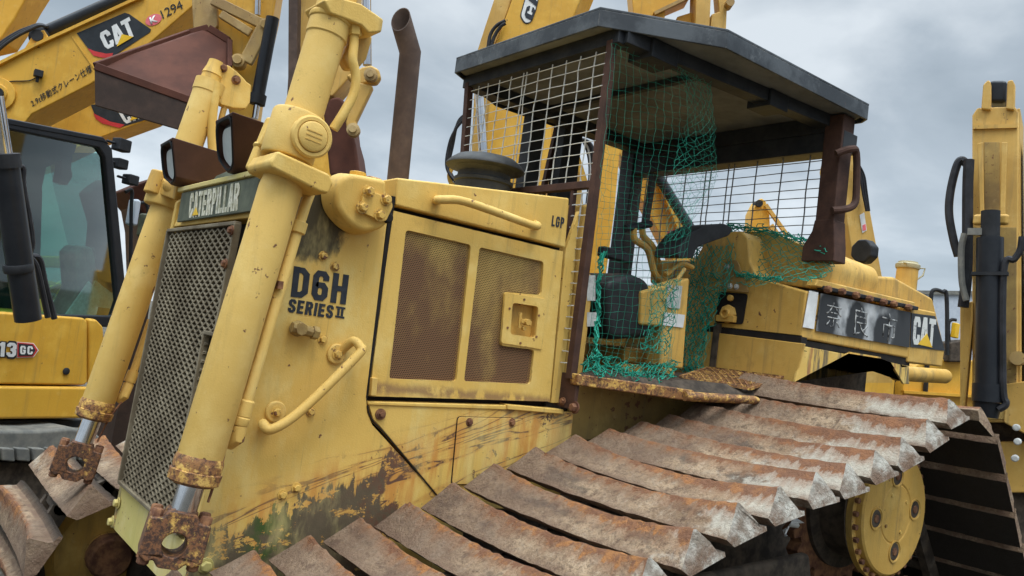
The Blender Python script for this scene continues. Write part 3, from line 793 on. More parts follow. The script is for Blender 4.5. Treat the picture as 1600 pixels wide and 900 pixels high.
# ---- lift cylinders
def lift_cylinder(near):
    Y = 2.487 if near else 3.913
    g = lambda u, v, dy=0.0: at(u, v, y=Y+dy)
    if near: cl, gl0, gl1, tr_, top = g(272,843), g(296,768), g(309,728), g(458,214), g(517,34)
    else:    cl, gl0, gl1, tr_, top = g(119,722), g(139,662), g(151,636), g(262,300), g(329,128)
    ax = (top-gl1).normalized()
    L = (top-gl1).length
    r1, r2 = 0.066, 0.062
    b = MB(); b.lathe(gl1, ax, [(r1-.004,0),(r1,0.01),(r1,L*0.60),(r2,L*0.62),(r2,L-.06),(r2+.004,L-.055),(r2+.004,L)], 40)
    bar = b.build('lift_cylinder', Mt['cyl'], D)
    b = MB(); b.lathe(gl1-ax*0.055, ax, [(r1-.01,0),(r1+.008,.010),(r1+.010,.04),(r1+.004,.042),(r1+.006,.070),(r1+.001,.085)], 40)
    b.build('gland', Mt['rustyyellow'], bar)
    b = MB(); b.cyl(cl+ax*0.04, gl1-ax*0.05, 0.038, 32); b.build('rod', Mt['chrome'], bar)
    # split clevis with four bolts
    s = V((0,1,0)); f = ax.cross(s).normalized()
    pr = []
    cl2 = cl
    out_ = [(-.085,.062),(-.05,.066),(-.04,.085),(.04,.085),(.05,.066),(.085,.062),(.088,-.045),(.062,-.062),(.045,-.052),(.028,-.072),(-.028,-.072),(-.045,-.052),(-.062,-.062),(-.088,-.045)]
    hole = [(0.034*math.cos(2*math.pi*k/20), 0.034*math.sin(2*math.pi*k/20)-.005) for k in range(20)]
    # the bore runs fore and aft across the machine's front
    n_ = (V((-.25,-1,0)) - ax*ax.dot(V((-.25,-1,0)))).normalized(); wdt = ax.cross(n_).normalized()
    P = lambda a, c_, d: cl2 + wdt*a + ax*c_ + n_*d
    b = MB(); b.prism([P(a,c_,-.055) for a,c_ in out_], n_*0.11, holes=[[P(a,c_,-.055) for a,c_ in hole]])
    b.cyl(P(0,.05,0), P(0,.088,0), 0.046, 20)
    ck = b.build('clevis', Mt['clevis'], bar, bevel=0.006)
    for a in (-.068, .068):
        for d in (-.03,.03):
            MB().lathe(P(a,.062,d), ax, [(.017,0),(.017,.018),(.014,.022)], 6).build('bolt', Mt['rust'], ck)
            MB().lathe(P(a,-.055,d), -ax, [(.017,0),(.017,.014),(.013,.018)], 6).build('bolt', Mt['rust'], ck)
    # trunnion collar, yoke and round cap
    b = MB(); b.lathe(tr_-ax*0.075, ax, [(r1+.012,0),(r1+.016,.01),(r1+.016,.14),(r1+.012,.15)], 36)
    col_ = b.build('trunnion_collar', Mt['cyl'], bar, bevel=0.004)
    if near:
        c0 = g(487,214,-.085); ya = V((0,1,0))
        b = MB(); b.cyl(c0, c0+ya*0.09, 0.062, 32)
        b.lathe(c0, -ya, [(.064,-.02),(.066,.004),(.060,.010),(.050,.010),(.048,.004),(.046,.014),(.040,.018)], 40)
        b.build('trunnion_cap', Mt['cyl'], col_)
        for k in range(3):
            q = [c0+V((-.026+.0*k, -.0185, .016-.014*k)), c0+V((.026, -.0185, .010-.014*k))]
            MB().bar(q[0], q[1], 0.002, 0.0035).build('cast_mark', Mt['tank'], col_)
        # block below the cap that carries the trunnion
        yb = -.10
        pts = [g(434,235,yb),g(516,272,yb),g(522,286,yb),g(514,303,yb),g(500,300,yb),g(424,262,yb),g(422,252,yb)]
        b = MB(); b.prism(pts, (0.0,0.20,0.0)); b.build('yoke_block', Mt['yellow'], bar, bevel=0.012, seg=3)
        # port block and tube stub at the inner side
        a0, a1, a2 = g(432,190,.12), g(415,232,.12), g(402,270,.12)
        b = MB(); b.tube([a0,a1], 0.034, 16); b.tube([a1,a2], [0.036,0.040], 16); b.lathe(a1, a2-a1, [(.041,-.008),(.041,.008)], 16)
        b.bar(g(437,200,.05), g(418,236,.06), .05, .07)
        b.build('port_elbow', Mt['yellow'], bar, bevel=0.008)
        # head bracket and lugs at the top
        b = MB()
        hp = [g(489,8),g(512,4),g(548,14),g(583,38),g(580,58),g(560,60),g(548,48),g(528,40),g(500,30)]
        b.prism([p+V((0,-.075,0)) for p in hp], (0,0.15,0))
        b.lathe(top-ax*0.01, ax, [(.070,0),(.072,.02),(.060,.03),(.058,.12)], 32)
        b.build('cylinder_head', Mt['yellow'], bar, bevel=0.008)
        b = MB(); pl = [g(552,50,.02),g(578,46,.02),g(583,60,.02),g(574,92,.02),g(560,108,.02),g(545,108,.02),g(535,90,.02)]
        b.prism(pl, (0,.05,0)); b.build('head_bracket', Mt['tank'], bar, bevel=0.01)
        # hard hydraulic lines
        p = smoothpath([g(553,40,-.04),g(553,68,-.04),g(551,92,-.05),g(556,120,-.05),g(552,148,-.05),g(535,180,-.05),g(521,202,-.04)], 6)
        b = MB(); b.tube(p, 0.0155, 12); b.lathe(g(554,40,-.04), p[1]-p[0], [(.024,0),(.024,.03),(.019,.034)], 6); b.build('hydraulic_line', Mt['yellow'], bar)
        p = [g(489,290,.06),g(478,318,.03),g(466,356,.0),g(382,640,.0)]
        b = MB(); b.tube(p, 0.0175, 14); d = (p[3]-p[2]).normalized()
        b.lathe(p[2]-d*.02, d, [(.026,0),(.026,.035),(.02,.038)], 14)
        e0 = p[3]; b.lathe(e0-d*.03, d, [(.021,0),(.024,.004),(.024,.05),(.021,.052),(.025,.055),(.025,.075),(.022,.08)], 14)
        e1 = g(371,684,0); b.tube([e0+d*.05, e1, g(358,692,.03)], 0.023, 14)
        b.build('hydraulic_line', Mt['cyl'], bar, bevel=0.002)
        MB().box(g(433,445)+V((-.008,-.03,-.012)), g(433,445)+V((.008,.02,.012))).build('pipe_clip', Mt['rust'], bar)
        p = smoothpath([g(352,696,-.02),g(348,720,-.03),g(336,752,-.03),g(325,785,-.03)], 6)
        MB().tube(p, 0.004, 6).build('drain_wire', Mt['rust'], bar)
    else:
        # stepped top, side pipe and bolted lug plate
        b = MB(); d = (g(327,112)-g(318,150)).normalized()
        b.lathe(g(318,155), ax, [(.052,0),(.045,.06),(.043,.12),(.046,.122),(.036,.16),(.034,.19)], 32); b.build('cylinder_head', Mt['yellow'], bar)
        lug = [(333,117),(338,106),(347,101),(358,102),(371,112),(381,122),(386,128),(393,133),(391,160),(384,170),(365,169),(347,164),(337,155),(335,140)]
        b = MB(); b.prism([g(u,v,-.02) for u,v in lug], (0,.05,0)); lg = b.build('lug_plate', Mt['yellow'], bar, bevel=0.006)
        for (u, v) in ((348,106),(369,125)): MB().bolt(g(u,v,-.022), (0,-1,0), 0.015, 0.014).build('bolt', Mt['rust'], lg)
        p = smoothpath([g(338,128,-.05),g(334,160,-.05),g(331,200,-.05),g(333,250,-.05)], 5)
        MB().tube(p, 0.021, 12).build('hydraulic_line', Mt['yellow'], bar)
        p = smoothpath([g(351,166,.0),g(345,190,.0),g(340,230,.0)], 5)
        MB().tube(p, 0.014, 10).build('hydraulic_line', Mt['tank'], bar)
        b = MB(); b.tube([g(250,268,-.03),g(238,303,-.03)], [.036,.040], 16); b.tube([g(262,288,-.1),g(282,300,-.16)], [.032,.036], 16); b.bar(g(255,292,-.02), g(285,302,-.2), .06, .07)
        b.build('port_elbow', Mt['tank'], bar, bevel=0.008)
        p = [g(236,500,.03),g(209,580,.02),g(201,600,.02)]
        b = MB(); b.tube(p, 0.017, 10); b.lathe(p[1], p[2]-p[1], [(.024,0),(.024,.05)], 12); b.tube([p[2], g(194,618,.0), g(185,624,.02)], .022, 12)
        b.build('hydraulic_line', Mt['cyl'], bar)
        p = smoothpath([g(190,628,-.03),g(170,655,-.04),g(152,690,-.04)], 5); MB().tube(p, 0.004, 6).build('drain_wire', Mt['rust'], bar)
    return bar
lift_cylinder(True)
lift_cylinder(False)

# ---- headlights on the nose
def headlight(px):
    """hooded lamp, its front rim traced on a plane that leans forward at the top"""
    v0 = min(v for u, v in px)
    f = [at(u, v, x=0.865+.07*(v-v0)/88) for u, v in px]
    b = MB(); cen = sum(f, V())/len(f); n = len(f); depth = .25
    out_ = [b.bm.verts.new(p) for p in f]
    rim = [b.bm.verts.new(cen+(p-cen)*0.88) for p in f]
    inn = [b.bm.verts.new(cen+(p-cen)*0.84+V((0.10,0,0))) for p in f]
    bk = [b.bm.verts.new(cen+(p-cen)*0.95+V((depth,0,-.01))) for p in f]
    for i in range(n):
        j = (i+1) % n
        b.bm.faces.new((out_[i],out_[j],rim[j],rim[i])); b.bm.faces.new((rim[i],rim[j],inn[j],inn[i])); b.bm.faces.new((out_[j],out_[i],bk[i],bk[j]))
    b.bm.faces.new(inn); b.bm.faces.new(list(reversed(bk)))
    hl = b.build('headlight', Mt['lampbrown'], D, bevel=0.005)
    for nm_, k, d0, d1, mt in (('lens', .70, .012, .06, 'glasslens'), ('lens_ring', .80, .02, .06, 'black'), ('rim', .93, -.004, .004, 'black')):
        rg = roundpoly([cen+(p-cen)*k+V((d0,0,0)) for p in f], .05, 5)
        b = MB(); hs_ = [[cen+V((d0,0,0))+(p-cen-V((d0,0,0)))*.93 for p in rg]] if nm_ != 'lens' else ()
        b.prism(rg, (d1-d0,0,0), holes=hs_); b.build(nm_, Mt[mt], hl, bevel=.002)
    return hl
headlight([(336,188),(363,174),(366,258),(362,268),(355,270),(340,250)])
headlight([(250,225),(269,214),(275,276),(272,286),(267,289),(255,278)])
b = MB()
b.hexa([V((1.0,2.86,2.10)),V((1.06,2.86,2.10)),V((1.06,3.40,2.10)),V((1.0,3.40,2.10)),V((1.02,2.90,2.20)),V((1.06,2.90,2.20)),V((1.06,3.36,2.17)),V((1.02,3.36,2.17))])
b.build('lamp_bracket', Mt['plate'], D, bevel=0.004)

# ---- hood
b = MB()
hs = [at(u,v,y=YN) for u,v in ((620,277.5),(890,309.5),(884,387.5),(618.5,321))]
b.prism(hs, (0,1.0,0))
hood = b.build('hood', Mt['yellow'], D, bevel=0.008)
hh = [at(683,312,y=YN+.004), at(683,313,y=YN-.05), at(692,312,y=YN-.065), at(730,316,y=YN-.065), at(826,350,y=YN-.065), at(840,353,y=YN-.06), at(836,350,y=YN+.004)]
MB().tube(smoothpath(hh,5), 0.0165, 12).build('hood_handle', Mt['cyl'], hood)
block('lettering', 'LGP', [at(861,353,y=YN), at(880,357,y=YN), at(882,340,y=YN), at(863,336.5,y=YN)], Mt['letter'], hood, 0.0022, .16, .12)
# near-black sheet painted as engine bay shade, with the body behind it
b = MB(); b.box((1.47,YN+.05,1.37),(2.33,YN+.052,2.125)); b.build('engine_bay_shade', Mt['darkgap'], D)
b = MB(); b.box((1.46,YN+.10,1.37),(2.34,YF-.0,2.10)); b.build('engine_enclosure', Mt['yellow'], D)
# engine door with two perforated panels
dy = YN+.004
dd = lambda u, v: at(u, v, y=dy)
outl = [dd(614,329),dd(880,393),dd(859,627.5),dd(577,619)]
w1 = roundpoly([dd(634.5,359),dd(736,382.5),dd(713,596),dd(608,592)], 0.015)
w2 = roundpoly([dd(749.5,386),dd(849.5,409),dd(846,461),dd(790,456),dd(783,540),dd(835,547),dd(829,600.5),dd(725,596)], 0.015)
b = MB(); lt = roundpoly([dd(799,472),dd(841,478),dd(837,529),dd(795,523)], .015)
b.prism(outl, (0,.028,0), holes=[w1, w2, lt]); door = b.build('engine_door', Mt['door'], D, bevel=0.003)
grow = lambda P, k: [sum(P,V())/len(P)+(p-sum(P,V())/len(P))*k for p in P]
for wp in (w1, w2):
    b = MB(); b.poly([p+V((0,.012,0)) for p in grow(wp,1.02)]); b.build('perforated_panel', Mt['perf'], door, smooth=False)
lo = roundpoly([dd(788,457),dd(851,467),dd(846,546),dd(782,536)], .012); li = roundpoly([dd(800,473),dd(840,479),dd(836,528),dd(796,522)], .015)
b = MB(); b.prism([p+V((0,-.006,0)) for p in lo], (0,.012,0), holes=[[p+V((0,-.006,0)) for p in li]]); lp = b.build('latch_plate', Mt['yellow'], door, bevel=0.003)
b = MB(); b.prism([p+V((0,.034,0)) for p in grow(li,1.2)], (0,.004,0)); b.build('latch_recess', Mt['tank'], lp); b = MB(); b.prism([p+V((0,.0,0)) for p in grow(li,1.12)], (0,.034,0), holes=[[p for p in grow(li,1.02)]]); b.build('latch_box', Mt['tank'], lp)
b = MB(); c0 = at(820,503,y=dy); b.bar(c0+V((-.028,-.0,.035)), c0+V((-.026,-.0,-.03)), .008, .012); b.bar(c0+V((-.025,-.004,.002)), c0+V((.03,-.004,-.004)), .012, .018); b.lathe(c0+V((.004,.01,-.0)), (0,-1,0), [(.014,0),(.014,.03)], 8); b.lathe(c0+V((.0,.01,-.028)), (0,-1,0), [(.010,0),(.010,.016)], 6)
b.build('latch', Mt['tank'], lp, bevel=0.002)
for (u, v) in ((819,468),(842,493),(838,526),(813,536),(793,512),(796,482)):
    MB().lathe(at(u,v,y=dy-.006), (0,-1,0), [(.005,0),(.005,.003)], 8).build('rivet', Mt['rust'], lp)
b = MB(); b.bar(at(584,590,y=YN-.004), at(582,618,y=YN-.004), .022, .022); b.build('hinge', Mt['cyl'], door, bevel=0.003)
# rear edge strip of the hood
b = MB(); b.prism([at(u,v,y=YN+.012) for u,v in ((884,390),(905,330),(893,470),(876,630),(861,629))], (0,.02,0)); b.build('rear_edge_strip', Mt['yellow'], D)
# ---- lower side panel, ledge and access cover
yl = YN+.002
lw = [(576,632),(795,639),(880,645),(896,645),(891,700),(870,800),(690,790),(684,774),(602,676),(583,655)]
b = MB(); b.prism([at(u,v,y=yl) for u,v in lw], (0,.04,0)); lowp = b.build('lower_side_panel', Mt['nose'], D, bevel=0.003)
b = MB(); b.prism([at(u,v,y=YN-.004) for u,v in ((576,627.5),(792,633.5),(792,640.5),(575.5,633))], (0,.06,0)); b.build('ledge', Mt['yellow'], lowp, bevel=0.004)
b = MB(); b.prism([at(u,v,y=YN-.012) for u,v in ((793,632),(881,640),(881,647.5),(793,640))], (0,.06,0)); b.build('step_edge', Mt['yellow'], lowp, bevel=0.004)
ac = roundpoly([at(u,v,y=yl-.001) for u,v in ((714,650.5),(817,653),(813,758),(704,757))], .015)
acs = grow(ac, 0.985)
b = MB(); b.prism([p+V((0,-.0,0)) for p in ac], (0,-.0015,0)); b.build('cover_seam', Mt['darkgap'], lowp, smooth=False)
b = MB(); b.prism([p+V((0,-.002,0)) for p in acs], (0,-.004,0)); acp = b.build('access_cover', Mt['nose'], lowp, bevel=0.002)
for (u, v) in ((733,659.5),(799.5,660)): MB().bolt(at(u,v,y=yl-.005), (0,-1,0), .012, .011).build('bolt', Mt['rust'], acp)
b = MB(); c0 = at(594,647,y=yl); b.lathe(c0, (0,-1,0), [(.021,0),(.021,.006),(.012,.007)], 20); b.bolt(c0+V((0,-.006,0)), (0,-1,0), .010, .01); b.build('bolt', Mt['rust'], lowp)
# dark seam between nose plate and side panel
b = MB()
sm = [at(u,v,y=YN-.0015) for u,v in ((574,634),(576,645),(582,657),(603,679),(685,777))]
for p, q in zip(sm[:-1], sm[1:]): b.bar(p, q, .004, .006, (0,1,0))
b.build('panel_seam', Mt['darkgap'], lowp, smooth=False)
b = MB(); b.box((1.458,YN+.004,1.36),(1.474,YN+.03,2.14)); b.build('door_gap', Mt['darkgap'], D)
# ---- main frame under the platform
b = MB(); b.box((1.2,YN+.06,.55),(2.42,YF-.06,1.36)); b.box((2.42,YN+.12,.34),(4.75,YF-.12,1.50)); b.build('main_frame', Mt['darkiron'], D, bevel=0.01)
b = MB(); b.box((2.45,2.78,1.48),(3.72,3.88,1.56)); b.build('cab_floor', Mt['darkiron'], D); b = MB(); b.box((2.45,3.62,1.56),(3.7,3.90,2.02)); b.build('right_console', Mt['tank'], D, bevel=.02)
b = MB(); b.box((3.76,3.0,1.48),(3.90,3.90,2.12)); b.build('rear_bulkhead', Mt['grimy'], D, bevel=.02)
b = MB(); b.box((3.72,2.95,1.15),(5.3,2.99,1.92)); b.build('inner_fender', Mt['darkiron'], D)
b = MB(); b.prism([at(u,v,y=2.76) for u,v in ((893,640),(903,600),(1150,612),(1130,668),(890,690))], (0,.03,0)); b.build('body_side', Mt['grimy'], D, bevel=0.004)
# ---- exhaust
e0 = at(622,285,y=YC); e1 = at(641,82,y=YC); e2 = at(626,30,y=YC)
b = MB()
d2 = (e2-e1).normalized(); d1 = (e1-e0).normalized()
def ring(c, d, r, n=24, sh=None):
    a = V((0,1,0)); f = d.cross(a).normalized(); o = []
    for k in range(n):
        t = 2*math.pi*k/n; p = c+(a*math.cos(t)+f*math.sin(t))*r
        o.append(p)
    return o
md = (d1+d2).normalized()
def slide(c, d, r, pn, po):
    return [p+d*((po-p).dot(pn)/d.dot(pn)) for p in ring(c,d,r)]
rr = 0.047
A = ring(e0-V((0,0,.06)), d1, rr); Bq = slide(e1, d1, rr, md, e1)
tipn = (V((-.75,-.45,-.12))).normalized()
Cq = slide(e2, d2, rr, (d2*0.55+V((-.65,-.45,-.1)).normalized()*0.85).normalized(), e2)
Ci = [e2+(p-e2)*0.93 for p in Cq]; Bi = [e1+(p-e1)*.92 for p in Bq]
rings = [[b.bm.verts.new(p) for p in q] for q in (A, Bq, Cq, Ci, Bi)]
for i in range(4):
    for k in range(24): b.bm.faces.new((rings[i][k], rings[i][(k+1)%24], rings[i+1][(k+1)%24], rings[i+1][k]))
b.bm.faces.new(rings[4]); b.bm.faces.new(list(reversed(rings[0])))
b.build('exhaust_pipe', Mt['exhaust'], D, angle=30)
# ---- air pre-cleaner mushroom
pc = at(754,294,y=YC)
up = V((0,0,1))
b = MB(); b.lathe(pc-up*.06, up, [(.132,0),(.132,.075),(.140,.08),(.140,.095),(.128,.10),(.124,.125),(.150,.148),(.10,.15)], 48); pcl = b.build('air_pre_cleaner', Mt['precl'], D, angle=30)
b = MB(); b.lathe(pc-up*.06, up, [(.12,.142),(.180,.146),(.187,.152),(.186,.160),(.165,.182),(.140,.200),(.09,.212),(.0,.216)], 56); b.build('cap', Mt['precl'], pcl, angle=50)

# ---- cage on the front of the operator's station
XC = 2.40
c = lambda u, v: at(u, v, x=XC)
cg = MB()
cg.bar(c(957,64), c(892,592), .036, .036)
cg.bar(c(733,130), c(722,300), .036, .036)
cg.bar(c(815,299), c(932,288), .034, .034)
cg.bar(c(722,310), c(815,299), .034, .034)
cg.bar(c(897,296), c(866,584), .022, .022)
cage = cg.build('front_cage', Mt['postbrown'], D, bevel=0.003)
wm = MB()
y0, y1 = c(950,200).y, c(740,200).y
zt, zb = 1.65+1.345, 1.65+.74
vy = []
yy = y0+.085; 
ys = [2.735, 2.835, 2.935, 3.035, 3.135, 3.23, 3.255, 3.355, 3.455, 3.555, 3.64]
for y in ys: wm.bentwire(V((XC-.012,y,zt)), V((XC-.012,y,zb)), .0029, .002)
z = zt-.02
while z > zb:
    wm.bentwire(V((XC-.018,2.66,z)), V((XC-.018,3.70,z)), .0022, .002); z -= .0495
wm.build('wire_mesh', Mt['mesh'], cage, smooth=False)
# narrow strip of mesh beside the post
wm = MB()
z = 1.65+.70
while z > 1.65-.07:
    wm.bentwire(V((XC-.015,2.665,z)), V((XC-.015,2.765,z)), .003); z -= .0495
wm.bentwire(V((XC-.010,2.715,1.65+.70)), V((XC-.010,2.72,1.65-.08)), .0035)
wm.build('wire_mesh', Mt['mesh'], cage, smooth=False)
b = MB(); b.prism([c(868,580),c(903,585),c(895,642),c(862,630)], (.02,0,0)); b.build('foot_plate', Mt['postbrown'], cage, bevel=0.003)
MB().bolt(c(880,627)-V((.002,0,0)), (-1,0,0), .012,.01).build('bolt', Mt['rust'], cage); MB().bolt(c(899,637)-V((.002,0,0)), (-1,0,0), .018,.02).build('bolt', Mt['rust'], cage)
# ---- canopy roof
RZ = 1.65+1.5
rp = [(2.30,2.646),(2.794,2.347),(3.98,2.347),(4.02,2.40),(4.02,4.0),(3.98,4.055),(2.794,4.055),(2.30,3.765)]
b = MB(); b.prism([(x,y,RZ) for x,y in rp], (0,0,-.014))
n = len(rp); cen = V((3.1,3.2,0))
for i in range(n):
    p = V((*rp[i],0)); q = V((*rp[(i+1)%n],0))
    e_ = (q-p).normalized(); nn = V((e_.y,-e_.x,0))
    if nn.dot(p-cen) > 0: nn = -nn
    sh = 0.012
    b.hexa([p+V((0,0,RZ-.012)), q+V((0,0,RZ-.012)), q+nn*sh+V((0,0,RZ-.012)), p+nn*sh+V((0,0,RZ-.012)), p+V((0,0,RZ-.088)), q+V((0,0,RZ-.088)), q+nn*sh+V((0,0,RZ-.088)), p+nn*sh+V((0,0,RZ-.088))])
roof = b.build('canopy_roof', Mt['roof'], D, bevel=0.004)
b = MB(); b.prism([V((cen.x+(x-cen.x)*.975, cen.y+(y-cen.y)*.97, RZ-.072)) for x,y in rp], (0,0,.01)); b.build('roof_lining', Mt['under'], roof, smooth=False)
b = MB()
b.bar(V((2.42,2.62,RZ-.105)), V((3.95,2.52,RZ-.105)), .09, .065)
b.bar(V((2.42,3.78,RZ-.105)), V((3.95,3.88,RZ-.105)), .09, .065)
b.bar(V((2.42,2.60,RZ-.107)), V((2.42,3.80,RZ-.107)), .07, .066)
b.bar(V((3.92,2.42,RZ-.12)), V((3.92,3.98,RZ-.12)), .13, .09)
b.box((3.86,2.40,RZ-.27),(3.99,4.0,RZ-.165))
b.box((2.55,2.55,RZ-.16),(2.72,2.70,RZ-.075)); b.box((3.35,2.50,RZ-.16),(3.50,2.64,RZ-.075))
b.bar(V((3.0,2.58,RZ-.09)), V((3.0,3.85,RZ-.09)), .04, .03)
b.build('roof_beam', Mt['postdark'], roof, bevel=0.004)
# ---- roll bar posts
def post(p, q, w_, d_, name='roll_bar_post', mat='postbrown', flare=None):
    b = MB(); b.bar(p, q, w_, d_, (1,0,0)); 
    if flare: flare(b)
    return b.build(name, Mt[mat], D, bevel=0.006)
XR = 3.90
b = MB(); b.box((XR-.054,2.402,1.65+.80),(XR+.053,2.508,RZ-.08))
fl = [(2.40,.86),(2.51,.86),(2.52,.80),(2.565,.72),(2.565,.64),(2.375,.64),(2.38,.72)]
b.prism([(XR-.056,y,1.65+z) for y,z in fl], (.112,0,0)); 
b.build('roll_bar_post', Mt['postbrown'], D, bevel=0.006)
b = MB(); b.box((XR-.055,3.90,1.65+.0),(XR+.055,4.02,RZ-.08)); b.build('roll_bar_post', Mt['postdark'], D, bevel=0.006)
b = MB(); p0 = at(833,290,y=3.95); p1 = at(846,110,y=3.95); p0.z = 1.5; b.box((p1.x-.05,3.90,1.2),(p1.x+.05,4.0,RZ-.08)); b.build('roll_bar_post', Mt['postdark'], D, bevel=0.006)
p1 = at(890,200,y=3.95)
b = MB(); b.box((p1.x-.075,3.90,1.65+.72),(p1.x+.075,4.0,RZ-.08)); b.prism([(p1.x-.075,3.90,2.4),(p1.x+.075,3.90,2.4),(p1.x+.08,3.9,2.0),(p1.x-.20,3.9,2.0),(p1.x-.17,3.9,2.2)], (0,.1,0)); b.build('roll_bar_post', Mt['postdark'], D, bevel=0.006)
b = MB(); b.bar(at(1026,238,x=XR), at(1008,352,x=XR), .035, .035); b.build('mesh_post', Mt['postdark'], D)
b = MB(); b.bar(at(873,190,y=4.0), at(846,310,y=4.0), .03, .03); b.build('mesh_post', Mt['postbrown'], D)
h = [at(1306,240,y=2.40), at(1328,233,y=2.36), at(1338,240,y=2.36), at(1338,300,y=2.36), at(1334,320,y=2.36), at(1320,327,y=2.37), at(1300,329,y=2.40)]
MB().tube(smoothpath(h,5), .019, 10).build('grab_handle', Mt['postbrown'], D)
# ---- rear mesh
wm = MB(); xm = XR+.01
yl_ = [2.62,2.79,2.96,3.12,3.16,3.29,3.33,3.49,3.65,3.82]
for y in yl_: wm.bentwire(V((xm,y,RZ-.2)), V((xm,y,1.65+.45)), .0038)
z = RZ-.25
while z > 1.65+.45:
    wm.bentwire(V((xm+.005,2.50,z)), V((xm+.005,3.92,z)), .0030); z -= .0505
wm.build('rear_mesh', Mt['meshdark'], D, smooth=False)

# ---- platform with step plate
XT = 3.74
pA, pB, pC, pD = at(905,583,y=2.62), at(1176,616,y=2.45), at(1234,597.5,x=XT), at(1092,575,x=XT)
pE = at(935,565,y=3.02)
for p_ in (pB,pC,pD,pE): p_.z -= .032
dn = V((0,0,-.02))
b = MB(); tv = [pA,pB,pC,pD,pE]; top = [b.bm.verts.new(p) for p in tv]; bot = [b.bm.verts.new(p+dn) for p in tv]
for f in ((0,1,2),(0,2,3),(0,3,4)):
    b.bm.faces.new([top[i] for i in f]); b.bm.faces.new([bot[i] for i in reversed(f)])
for i in range(5): b.bm.faces.new((top[i],bot[i],bot[(i+1)%5],top[(i+1)%5]))
plat = b.build('platform', Mt['darkiron'], D, smooth=False)
e0, e1, e2 = at(903,593,y=2.60), at(1080,614,y=2.47), at(1183,625.5,y=2.40)
b = MB(); b.hexa([at(902,584,y=2.60),at(1085,610,y=2.46),at(1085,628,y=2.46),at(902,602,y=2.60)]+[p+V((0,.05,0)) for p in (at(902,584,y=2.60),at(1085,610,y=2.46),at(1085,628,y=2.46),at(902,602,y=2.60))])
b.build('platform_edge', Mt['rustyyellow'], plat, bevel=0.006)
b = MB(); b.tube([at(1070,619,y=2.46), at(1130,622.5,y=2.42), at(1178,625,y=2.39), at(1184,625.5,y=2.385)], [.022,.021,.020,.014], 14); b.build('step_tube', Mt['rustyyellow'], plat)
q = [at(1064,592.5,y=2.68)+V((0,0,.012)), at(1170,611,y=2.47)+V((0,0,.010)), at(1222,593.5,x=XT-.03)+V((0,0,.016)), at(1107,579,x=XT-.03)+V((0,0,.016))]
b = MB()
def bl(s, t): return (q[0]*(1-s)+q[1]*s)*(1-t)+(q[3]*(1-s)+q[2]*s)*t
NU, NV = 22, 14
for i in range(NU):
    for j in range(NV):
        if (i+j)%2==0: b.bar(bl(i/NU,j/NV), bl((i+1)/NU,(j+1)/NV), .007, .006)
        else: b.bar(bl(i/NU,(j+1)/NV), bl((i+1)/NU,j/NV), .007, .006)
for s0,t0,s1,t1 in ((0,0,1,0),(1,0,1,1),(1,1,0,1),(0,1,0,0)): b.bar(bl(s0,t0), bl(s1,t1), .02, .012)
b.build('step_plate', Mt['rustyyellow'], plat, smooth=False)

# ---- fuel tank and rear housing
t = lambda u, v, x=XT: at(u, v, x=x)
s24 = lambda u, v: at(u, v, y=2.445)
b = MB()
fr = [t(1097,364),t(1158,361),t(1168,372),t(1172,410),t(1184,434),V((XT,2.447,t(1262,455).z)),V((XT,2.447,t(1255,529).z)),t(1105,513)]
b.prism(fr, (1.20,0,0)); tank = b.build('fuel_tank', Mt['tank'], D, bevel=0.012, seg=3)
b = MB(); xu = 3.90
b.prism(roundpoly([at(1098,361,x=xu),at(1200,361,x=xu),at(1284,394,x=xu),at(1290,412,x=xu),at(1280,452,x=xu),at(1105,430,x=xu)],.03), (.55,0,0))
b.build('upper_tank', Mt['tank'], tank, bevel=0.015, seg=3)
b = MB(); xo = XT-.003
op = roundpoly([t(1124,456,xo),t(1169,459,xo),t(1161,507,xo),t(1117,504,xo)], .02)
b.prism(op, (-.002,0,0)); b.build('opening', Mt['darkgap'], tank, smooth=False)  # flat dark sheet painted as the shade inside the opening
b = MB(); c0 = t(1139,491,xo-.002); b.lathe(c0, (-1,0,0), [(.052,0),(.052,.02),(.03,.03),(.03,.045),(.018,.045),(.018,.03)], 8); b.bar(c0+V((-.02,0,-.01)), c0+V((-.02,0,-.045)), .12, .03); b.lathe(t(1143,466,xo-.002), (-1,0,0), [(.018,0),(.018,.02)], 8)
b.build('lock_boss', Mt['tank'], tank, bevel=0.003)
b = MB(); b.prism(roundpoly([t(1134,408,xo-.012),t(1153,406,xo-.012),t(1172,458,xo-.012),t(1127,454,xo-.012)],.02), (-.008,0,0)); fl_ = b.build('flap', simple('brown_yellow_flap', (0.26,0.155,0.05), (0.36,0.23,0.08), .6), tank, bevel=0.003)
for (u, v) in ((1136,417),(1141,447),(1151,448)): MB().bolt(t(u,v,xo-.02), (-1,0,0), .011, .01).build('bolt', Mt['sticker'], fl_)
